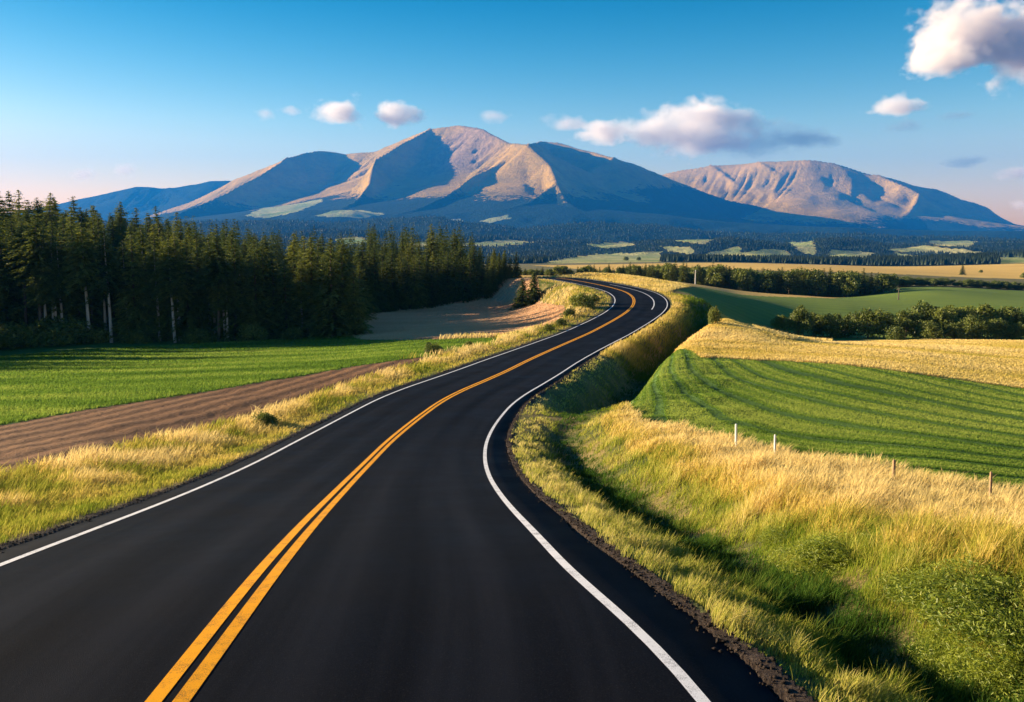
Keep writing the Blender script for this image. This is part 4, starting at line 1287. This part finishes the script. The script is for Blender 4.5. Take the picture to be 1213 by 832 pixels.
def build_posts():
    specs = [(873, 503, 529, 27.5, 'white_wood', 'tall white fence post on the golden bank, the left one of the two white posts', 1.0), (919, 516, 536, 25.5, 'white_wood', 'shorter white fence post right of the tall white one on the golden bank', .9),
             (1060, 546, 566, 21.5, 'old_wood', 'weathered brown fence post with grass around it, at the edge of the green field', 1.1), (1176, 560, 588, 19.5, 'old_wood', 'thin brown fence post nearest to the right edge of the photo', .8)]
    for u, vt, vb, y, mt, lab, w in specs:
        top = at(u, vt, y); zg = float(terrain([top[0]], [top[1]])[0])
        h = top[2] - zg
        o = bpy.data.objects.new('fence_post', None); COL.objects.link(o)
        o.location = (top[0], top[1], zg - .25); o.rotation_euler = (random.uniform(-.03, .03), random.uniform(-.03, .03), random.uniform(0, 1))
        tag(o, lab, 'fence post', 'fence posts along the right bank')
        r = .032 * w
        H = h + .25
        bev('post', *box(-r, r, -r, r, 0, H, .93), mt, .004, o)
        bev('post_cap', *box(-r * .9, r * .9, -r * .9, r * .9, H + .002, H + .025, .5), mt, .004, o)
        for k in (.35, .6):
            bev('staple', *box(-.02, .02, -r - .012, -r - .001, H - k * .55, H - k * .55 + .012), 'metal', .002, o)
    # poles
    def pole(u, vt, y, name, lab, arm, dark=False):
        top = at(u, vt, y); zg = float(terrain([top[0]], [top[1]])[0])
        h = top[2] - zg + .3
        o = bpy.data.objects.new(name, None); COL.objects.link(o); o.location = (top[0], top[1], zg - .3)
        tag(o, lab, 'pole')
        zs = np.linspace(0, 1, 6)
        V, Q = tube(np.c_[0 * zs, 0 * zs, zs * h], .16 - .05 * zs, 10)
        V = np.vstack([V, [[0, 0, h + .02]]]); n = len(V) - 1
        faces = [tuple(q) for q in Q] + [(n - 10 + j, n - 10 + (j + 1) % 10, n) for j in range(10)]
        add('shaft', make_mesh('shaft', V, faces=faces, mat=M['bark' if dark else 'white_wood'], smooth=True), o)
        if arm:
            bev('crossarm', *box(-.6, .6, -.2, -.12, h - .55, h - .42), 'old_wood', .01, o)
            for k in (-.5, 0, .5):
                V, Q = tube([[k, -.16, h - .42], [k, -.16, h - .3]], [.05, .035], 8)
                add('insulator', make_mesh('insulator', V, quads=Q, mat=M['white_wood']), o)
    pole(824, 320, 222, 'utility_pole', 'pale utility pole standing in the golden strip before the tree band', True)
    pole(1065, 341, 232, 'utility_pole', 'short dark pole in the far green field', True, True)


build_posts()


# ------------------------------------------------------------------ lone things far off on the right
def build_far_details():
    lone = conifer(9, 2.2, .1, 777, 'needles', 'bark')
    rb = broadleaf(6, 5, 778, n=1800, leaf=.5)
    for u, vt, vb, me, hh, lab in ((1138, 309, 322, lone, 9, 'lone tree on the edge of the distant wheat field'), (741, 306, 312, rb, 6, 'left of two dark trees on the pale distant field'), (756, 307, 312, rb, 6, 'right of two dark trees on the pale distant field'),
                                   (1212, 323, 331, rb, 6, 'dark bush on the distant wheat at the right edge of the photo'), (1160, 316, 320, rb, 6, 'dark bush beside the hedge line in the distant wheat')):
        y = {1138: 640, 741: 1250, 756: 1260, 1212: 560, 1160: 720}[u]
        x = (u - 606.5) / F * y; zb = float(terrain([x], [y])[0])
        h = max((vb - vt) / F * y, 3)
        plant('conifer' if me is lone else 'tree', me, x, y, h / hh, 1.0, lab, 'tree', z=zb, sz=h / hh)


build_far_details()


# ------------------------------------------------------------------ clouds: small cumulus as volumes far beyond the mountains
SUN_EL, SUN_AZ = math.radians(14), math.radians(-74)        # azimuth from +Y, negative is to the left
SD = np.array([math.sin(SUN_AZ) * math.cos(SUN_EL), math.cos(SUN_AZ) * math.cos(SUN_EL), math.sin(SUN_EL)])


def cloud_material(name, dens, col=(1, 1, 1), soft=1.0, emis=0):
    b = NB(name)
    tc = b.n('TexCoord').outputs['Object']
    rnd = b.n('ObjectInfo').outputs['Random']
    seed = b.n('CombineXYZ', {0: b.math('MULTIPLY', rnd, 37.0), 1: b.math('MULTIPLY', rnd, 91.0), 2: 0.0}).outputs[0]
    l = b.n('VectorMath', {0: tc}, operation='LENGTH').outputs['Value']
    geo = b.n('NewGeometry').outputs['Position']
    pv = b.n('VectorMath', {0: geo, 1: seed}, operation='ADD').outputs[0]
    n1 = b.n('TexNoise', {'Vector': b.n('Mapping', {'Vector': geo, 'Scale': (.0014, .0014, .0018)}).outputs[0], 'Scale': 1.0, 'Detail': 7.0, 'Roughness': .62}).outputs['Fac']
    n2 = b.n('VectorMath', {0: tc, 1: seed}, operation='ADD').outputs[0]
    n2 = b.n('TexNoise', {'Vector': n2, 'Scale': 1.6, 'Detail': 2.0}).outputs['Fac']
    fac = b.math('ADD', b.math('MULTIPLY', b.math('SUBTRACT', n1, .5), 2.6), b.math('MULTIPLY', b.math('SUBTRACT', n2, .5), 1.2))
    v = b.math('ADD', b.math('SUBTRACT', .58, l), b.math('MULTIPLY', fac, .56))
    d = b.n('MapRange', {'Value': v, 'From Min': 0.0, 'From Max': .16 * soft, 'To Min': 0.0, 'To Max': dens}).outputs[0]
    pvv = b.n('VolumePrincipled', {'Color': col, 'Density': d, 'Anisotropy': .0})
    b.t.links.new(pvv.outputs[0], b.out.inputs['Volume'])
    return b.m


def build_clouds():
    cm = cloud_material('cloud_vapour', .0045, (1, .955, .93), 2.2)
    thin = cloud_material('thin_cloud_vapour', .0020, (1, .92, .90), 3.0)
    grey = cloud_material('shaded_cloud_vapour', .0016, (.30, .40, .52), 3.0)  # shade of these clouds put into a darker, absorbing volume colour
    import bmesh
    bm = bmesh.new(); bmesh.ops.create_icosphere(bm, subdivisions=3, radius=1.0)
    me0 = bpy.data.meshes.new('cloud'); bm.to_mesh(me0); bm.free()
    me0.materials.append(cm)
    me1 = me0.copy(); me1.materials.clear(); me1.materials.append(thin)
    me2 = me0.copy(); me2.materials.clear(); me2.materials.append(grey)
    D = 17500
    specs = [  # u, v, half width px, half height px, thin, label
        (400, 132, 46, 24, 0, 'bright puffy cloud above the left shoulder of the big mountain'),
        (474, 134, 38, 19, 0, 'small white cloud right of the bright puffy one'),
        (315, 134, 20, 11, 1, 'faint wisp left of the bright puffy cloud'), (345, 132, 18, 8, 1, 'tiny faint wisp between the left wisp and the puffy cloud'),
        (588, 139, 26, 12, 1, 'small pinkish cloud above the summit of the big mountain'),
        (668, 147, 38, 14, 1, 'small pinkish cloud right of the summit'),
        (820, 152, 96, 38, 0, 'largest part of the long cloud between the two mountains'), (715, 160, 46, 20, 0, 'left tail of the long cloud behind the big mountain'), (890, 168, 120, 30, 2, 'shaded grey underside bank of the long cloud'), (945, 165, 60, 16, 2, 'grey right tail of the long cloud'),
        (1062, 127, 44, 17, 0, 'small flat based cloud below the big corner cloud'), (1075, 149, 40, 10, 2, 'dark scrap of cloud under the flat based one'), (1130, 138, 30, 8, 2, 'faint dark scrap of cloud right of the flat based one'),
        (1160, 40, 108, 52, 0, 'big bright cloud in the top right corner'), (1215, 50, 80, 70, 0, 'right part of the big corner cloud'), (1120, 68, 62, 26, 0, 'lower left lobe of the big corner cloud'),
        (1143, 192, 46, 10, 2, 'thin dark cloud streak above the right mountain'), (1200, 205, 30, 12, 1, 'faint pink wisp at the right edge above the right mountain'),
        (98, 207, 30, 13, 1, 'faint pink wisp low over the left wood'), (146, 202, 22, 12, 1, 'pink puff low over the left wood'), (1207, 243, 20, 9, 1, 'tiny pink wisp at the right edge near the horizon')]
    for u, v, w, h, t, lab in specs:
        p = at(u, v, D + (1500 if t else 0))
        o = add('cloud', (me0, me1, me2)[t], None, p)
        k = D / F * 1.25
        o.scale = (w * k, min(max(w, h) * k * .9, 1100), h * k * 1.05)
        tag(o, lab, 'cloud')


build_clouds()


# ------------------------------------------------------------------ haze
def build_haze():
    V, Fc = box(-10500, 10500, -900, 13900, -45, 1500)
    z = terrain(np.array([0, 3000, -3000, 150.0]), np.array([0, 5000, 5000, 150.0]))
    me = make_mesh('haze', V, faces=Fc)
    b = NB('haze_air')
    p = b.n('VolumePrincipled', {'Color': (.02, .30, 1.0), 'Density': 4.7e-5, 'Anisotropy': .1})
    b.t.links.new(p.outputs[0], b.out.inputs['Volume'])
    me.materials.append(b.m)
    tag(add('haze', me), 'thin bluish haze between the camera and the mountains', 'haze', None, 'stuff')


build_haze()

# ------------------------------------------------------------------ light
w = bpy.data.worlds.new('World'); S.world = w; w.use_nodes = True
nt = w.node_tree; nt.nodes.clear()
sky = nt.nodes.new('ShaderNodeTexSky'); sky.sky_type = 'NISHITA'; sky.sun_disc = False
sky.sun_elevation = SUN_EL; sky.sun_rotation = SUN_AZ
sky.air_density = 1.3; sky.dust_density = .6; sky.ozone_density = 3.0; sky.altitude = 400
hs = nt.nodes.new('ShaderNodeHueSaturation'); hs.inputs['Saturation'].default_value = 1.6
nt.links.new(sky.outputs[0], hs.inputs['Color'])
bg = nt.nodes.new('ShaderNodeBackground'); bg.inputs['Strength'].default_value = .05
out = nt.nodes.new('ShaderNodeOutputWorld')
tcw = nt.nodes.new('ShaderNodeTexCoord'); sx = nt.nodes.new('ShaderNodeSeparateXYZ'); nt.links.new(tcw.outputs['Generated'], sx.inputs[0])
rp = nt.nodes.new('ShaderNodeValToRGB'); nt.links.new(sx.outputs['Z'], rp.inputs['Fac'])
els = rp.color_ramp.elements
while len(els) < 5: els.new(.5)
for e_, (p_, c_) in zip(els, [(0, (1.7, 1.0, 1.0)), (.06, (2.1, 1.2, 1.12)), (.14, (1.75, 1.25, 1.10)), (.30, (.05, .66, .70)), (.5, (.08, .52, .70))]):
    e_.position = p_; e_.color = (*c_, 1)
mx = nt.nodes.new('ShaderNodeMix'); mx.data_type = 'RGBA'; mx.blend_type = 'MULTIPLY'; mx.inputs[0].default_value = 1
nt.links.new(hs.outputs[0], mx.inputs[6]); nt.links.new(rp.outputs[0], mx.inputs[7])
nt.links.new(mx.outputs[2], bg.inputs['Color']); nt.links.new(bg.outputs[0], out.inputs['Surface'])
sl = bpy.data.lights.new('sun', 'SUN'); sl.energy = 5.0; sl.angle = math.radians(.5); sl.color = (1, .80, .52)
so = bpy.data.objects.new('sun', sl); COL.objects.link(so)
from mathutils import Vector
so.rotation_euler = Vector(-SD).to_track_quat('-Z', 'Y').to_euler()

S.view_settings.view_transform = 'Standard'
S.view_settings.look = 'None'
S.view_settings.gamma = 1
S.view_settings.exposure = 1.8
S.render.engine = 'CYCLES'
S.cycles.volume_bounces = 6
S.cycles.max_bounces = 12
S.cycles.diffuse_bounces = 3
S.cycles.transparent_max_bounces = 8
S.cycles.use_denoising = True
S.cycles.volume_step_rate = 1.0
S.cycles.volume_max_steps = 128
